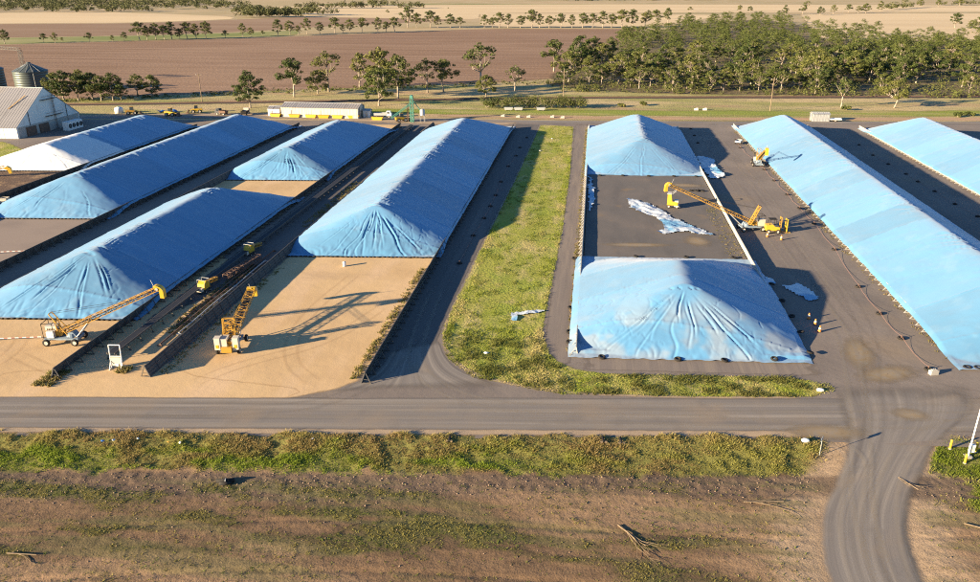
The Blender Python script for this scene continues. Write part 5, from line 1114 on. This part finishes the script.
flab = ['first gum from the left in the clump behind the white shed', 'second gum in the clump behind the white shed', 'third gum in the clump behind the white shed', 'fourth gum in the clump behind the white shed', 'fifth gum in the clump behind the white shed', 'sixth gum in the clump behind the white shed', 'low gum at the right end of the clump behind the white shed', 'left gum of the pair standing right of the shed clump', 'right gum of the pair standing right of the shed clump', 'dense round gum left of the long cream shed', 'gum left of centre behind the long cream shed', 'small dark gum between two taller gums behind the cream shed', 'tall gum with bare pale trunk behind the cream shed', 'tall gum at the left of the big group by the cream shed', 'bushy low gum in front of the big group by the cream shed', 'tallest gum in the big group right of the cream shed', 'broad gum on the right of the big group by the cream shed', 'small gum behind the big group by the cream shed', 'leaning gum with pale trunk above the green elevator', 'spreading gum right of the elevator', 'tall thin gum standing in the ploughed field edge', 'round bushy gum beside the tall thin gum', 'small sparse gum left of the wood', 'gum standing at the left tip of the wood, nearest', 'second gum at the left tip of the wood', 'third gum at the left tip of the wood', 'gum behind the pale silo', 'gum just right of the pale silo']
vv = [3, 7, 0, 3, 1, 7, 6, 0, 3, 7, 5, 3, 4, 2, 3, 0, 1, 6, 4, 5, 4, 3, 4, 5, 1, 0, 2, 4]
for (x, y, h), l, v in zip(front, flab, vv): gum(x, y, h * 1.05, v, l, 'gums along the railway', sx=1.25 if h < 14 else 1.1)
rowt = [(-496, 625, 12), (-471, 640, 8), (-461, 641, 9), (-463, 653, 4), (-439, 656, 8), (-419, 659, 6), (-416, 672, 8), (-406, 680, 16), (-403, 687, 13), (-395, 688, 15), (-387, 689, 13), (-384, 696, 16), (-377, 697, 10), (-373, 704, 15), (-365, 705, 14), (-356, 706, 16), (-345, 722, 7), (-335, 738, 13), (-327, 739, 9), (-322, 755, 5), (-307, 756, 16), (-301, 773, 14), (-293, 774, 9), (-290, 791, 16), (-277, 792, 12), (-262, 794, 16), (-259, 812, 9), (-252, 813, 14), (-239, 814, 15), (-223, 816, 16), (-219, 834, 11), (-210, 836, 15), (-214, 914, 25), (-204, 915, 17), (-189, 917, 19), (-180, 918, 14), (-166, 920, 16), (-155, 921, 12), (-127, 925, 15), (-118, 926, 12), (-110, 927, 17), (-100, 928, 16), (-86, 930, 14), (-73, 932, 20), (-64, 933, 16), (-53, 934, 14), (-40, 936, 16), (-27, 938, 15), (-15, 940, 17), (-4, 941, 16), (8, 942, 19), (18, 944, 16), (30, 945, 20), (41, 947, 21), (57, 971, 17), (72, 1019, 18), (92, 1074, 19)]
for i, (x, y, h) in enumerate(rowt): gum(x, y, h * 1.05, i * 5 + i // 3, ('gum in the far field row, left part by the green strip' if x < -340 else 'gum in the far field row behind the big cream-shed group' if x < -130 else 'gum in the far field row left of the wood') + (', tall' if h > 14 else ', low'), 'tree row along the ploughed field', sx=1.15)
fart = [(-345, 1330, 7), (-282, 1545, 5), (78, 1262, 10), (98, 1194, 11), (165, 1493, 9), (253, 1505, 12), (271, 1507, 10), (302, 1371, 15), (341, 1420, 15), (399, 1634, 17), (358, 1378, 13), (391, 1426, 15), (430, 1478, 14), (447, 1480, 12), (460, 1482, 16), (519, 1592, 17), (563, 1655, 11), (628, 1792, 20), (690, 1872, 16), (729, 1877, 16), (809, 1966, 14), (409, 995, 17), (392, 896, 17), (408, 954, 10)]
for i, (x, y, h) in enumerate(fart): gum(x, y, h * 1.05, i * 3 + 1, ('distant gum in the pale stubble left of centre' if x < 0 else 'distant gum in the stubble above the middle of the wood' if x < 300 else 'distant gum in the fence line across the right stubble' if y > 1300 else 'distant gum in the stubble behind the right end of the wood'), 'distant gums in the stubble', sx=1.3)
# the wood on the right
WOOD = [(-19, 402), (-14, 526), (30, 770), (110, 1040), (222, 1175), (250, 932), (280, 775), (372, 735), (330, 440), (196, 392), (94, 384), (30, 384)]
wr = np.random.default_rng(99); pts = []
tries = 0
while len(pts) < 430 and tries < 60000:
    tries += 1
    x = wr.uniform(-20, 372); y = 384 + 790 * wr.random() ** 1.7
    if not in_poly(np.array([x]), np.array([y]), WOOD)[0]: continue
    dmin = 7.0 + (y - 384) * .018 + 13 * float(fbm(np.array([x / 45]), np.array([y / 45]), 77, 2)[0] > .53)
    if all((x - a) ** 2 + (y - b) ** 2 > dmin * dmin for a, b in pts): pts.append((x, y))
order = sorted(pts, key=lambda p: p[1])
pts, extra = order[:184], order[184:]
for i, (x, y) in enumerate(pts):
    hh = wr.uniform(9, 16.5) if y > 400 else wr.uniform(7, 12)
    zn = ('along the front edge of the wood' if y < 410 else 'in the middle depth of the wood' if y < 560 else 'towards the back of the wood')
    q_ = (x + 20) / 350
    gum(x, y, hh, int(wr.integers(0, 8)), ('low' if hh < 10.5 else 'tall' if hh > 14 else 'mid-height') + ' gum ' + zn + ', ' + ('left third' if q_ < .33 else 'central third' if q_ < .66 else 'right third'), 'gums in the wood', sx=1.25)
gum(102.5, 341, 13, 4, 'forked white-trunked gum standing before the wood on the right', 'single gums before the wood', sx=1.1); gum(124, 343, 12, 1, 'spreading gum with forked trunk at the right end of the verge', 'single gums before the wood', sx=1.3); gum(166, 349, 11, 3, 'bushy gum before the wood at the right frame edge', 'single gums before the wood', sx=1.3)
Vs = []; Fs = []; nv = 0
for i, (x, y) in enumerate(extra):                       # the rest of the wood, behind the 184 nearest trees
    c = TV[int(wr.integers(0, 8))][0]; k = wr.uniform(10, 16.5) / 15; a = wr.random() * 6.28
    v = np.empty(len(c.vertices) * 3, np.float32); c.vertices.foreach_get('co', v); v = v.reshape(-1, 4, 3)[::2].reshape(-1, 3) * np.array([k * 1.3, k * 1.3, k])
    v = np.stack([v[:, 0] * math.cos(a) - v[:, 1] * math.sin(a) + x, v[:, 0] * math.sin(a) + v[:, 1] * math.cos(a) + y, v[:, 2]], 1); Vs.append(v); nv += len(v)
tag(link('wood_canopy', np_mesh('wood_canopy', np.concatenate(Vs), np.arange(nv).reshape(-1, 4), mat['leaf'])), 'merged treetops at the back of the wood', 'treetops', kind='stuff')
# bush row north of the back road, and small bushes
def bush(x, y, h, label, group, seed):
    r_ = np.random.default_rng(seed); n = 7
    cs = [np.array([r_.normal() * .45 * h, r_.normal() * .35 * h, h * (.35 + .35 * r_.random())]) for _ in range(n)]
    V, F = leaf_cloud(cs, [h * .38] * n, [130] * n, .42, r_, .95); o = thing('bush', label, 'bush', (x, y, 0), 0, group)
    link('foliage', np_mesh('foliage', V, F, mat['bush']), o); b = MB()
    for c in cs[:4]: b.tube((0, 0, -.1), Vector(c), .08, .03, 5)
    b.build('stem', mat['bark'], o)
for i in range(11): bush(-41 + i * 3.5 + random.uniform(-.6, .6), 322 + i * .35, random.uniform(4.4, 5.6), 'dark bush in the row north of the back road, ' + ORD[i] + ' from left', 'bushes in the row north of the back road', 300 + i)
for i, (x, y, h, l) in enumerate([(-5.5, 325, 4.2, 'dark bush at the right of the bush row by the power pole'), (-43.5, 322, 3.0, 'small dark bush at the left end of the row'), (102.2, 334, 1.8, 'little bright bush at the foot of the forked white gum'), (12, 331, 1.6, 'low bush on the verge right of the power pole'), (22, 336, 1.8, 'low dark bush on the verge left of the white blocks'), (140, 322, 1.8, 'straggling green bush on the right verge'), (146, 326, 1.6, 'green bush right of the straggling one on the verge')]): bush(x, y, h, l, 'small bushes on the verge', 340 + i)
# undergrowth beneath the wood and along the railway
r_ = np.random.default_rng(5); cs = []; rs = []; cn = []
for _ in range(2600):
    x = r_.uniform(-25, 380); y = 376 + 380 * r_.random() ** 1.6
    if in_poly(np.array([x]), np.array([y]), WOOD)[0] or (y < 396 and x > -20): k_ = r_.uniform(1.0, 3.2); cs.append((x, y, k_ * .6)); rs.append(k_); cn.append(int(10 + 9 * k_))
for _ in range(330):
    x = r_.uniform(-300, 0); cs.append((x, np.interp(x, [-300, -231, -160, -57, 0], [300, 318, 354, 402, 420]) + r_.normal() * 4 - 3, .5)); rs.append(r_.uniform(.7, 1.8)); cn.append(16)
V, F = leaf_cloud(cs, rs, cn, .7, r_, .7); o = link('undergrowth', np_mesh('undergrowth', V, F, mat['bush'])); tag(o, 'low scrub growing beneath the wood and along the railway', 'undergrowth', kind='stuff')
# distant woods that read as one mass
FW = [[(-1019, 1295), (-835, 1296), (-739, 1460), (-727, 1549), (-1018, 1907), (-1611, 2046), (-1900, 1910), (-1252, 1225)], [(-522, 1148), (-440, 1177), (-450, 1220), (-540, 1200)], [(-620, 1330), (-420, 1240), (-405, 1262), (-610, 1365)], [(-1120, 1997), (-732, 1625), (-715, 1650), (-1090, 2040)], [(-600, 1560), (-340, 1640), (-345, 1670), (-600, 1600)], [(-515, 1793), (-466, 1800), (-466, 1830), (-515, 1825)], [(-100, 2250), (700, 2480), (700, 2520), (-100, 2290)], [(-1700, 2350), (-300, 2500), (-300, 2600), (-1700, 2500)], [(560, 1655), (640, 1760), (620, 1775), (545, 1668)], [(780, 1960), (1300, 2300), (1290, 2330), (770, 1985)]]
cs = []; rs = []; cn = []
for W_, cnt in zip(FW, [620, 40, 60, 60, 45, 14, 70, 120, 12, 50]):
    w = np.array(W_); k = 0; tr_ = 0
    while k < cnt and tr_ < 20000:
        tr_ += 1; x = r_.uniform(*(w[:, 0].min(), w[:, 0].max())); y = r_.uniform(*(w[:, 1].min(), w[:, 1].max()))
        if not in_poly(np.array([x]), np.array([y]), W_)[0]: continue
        k += 1; h = r_.uniform(9, 17)
        for j in range(4): cs.append((x + r_.normal() * 4, y + r_.normal() * 4, h * (.35 + .4 * r_.random()))); rs.append(h * .30); cn.append(26)
V, F = leaf_cloud(cs, rs, cn, 2.2, r_, .9); tag(link('distant_woodland', np_mesh('distant_woodland', V, F, mat['leaf_far'])), 'far belts of woodland along the top of the picture', 'woodland', kind='stuff')
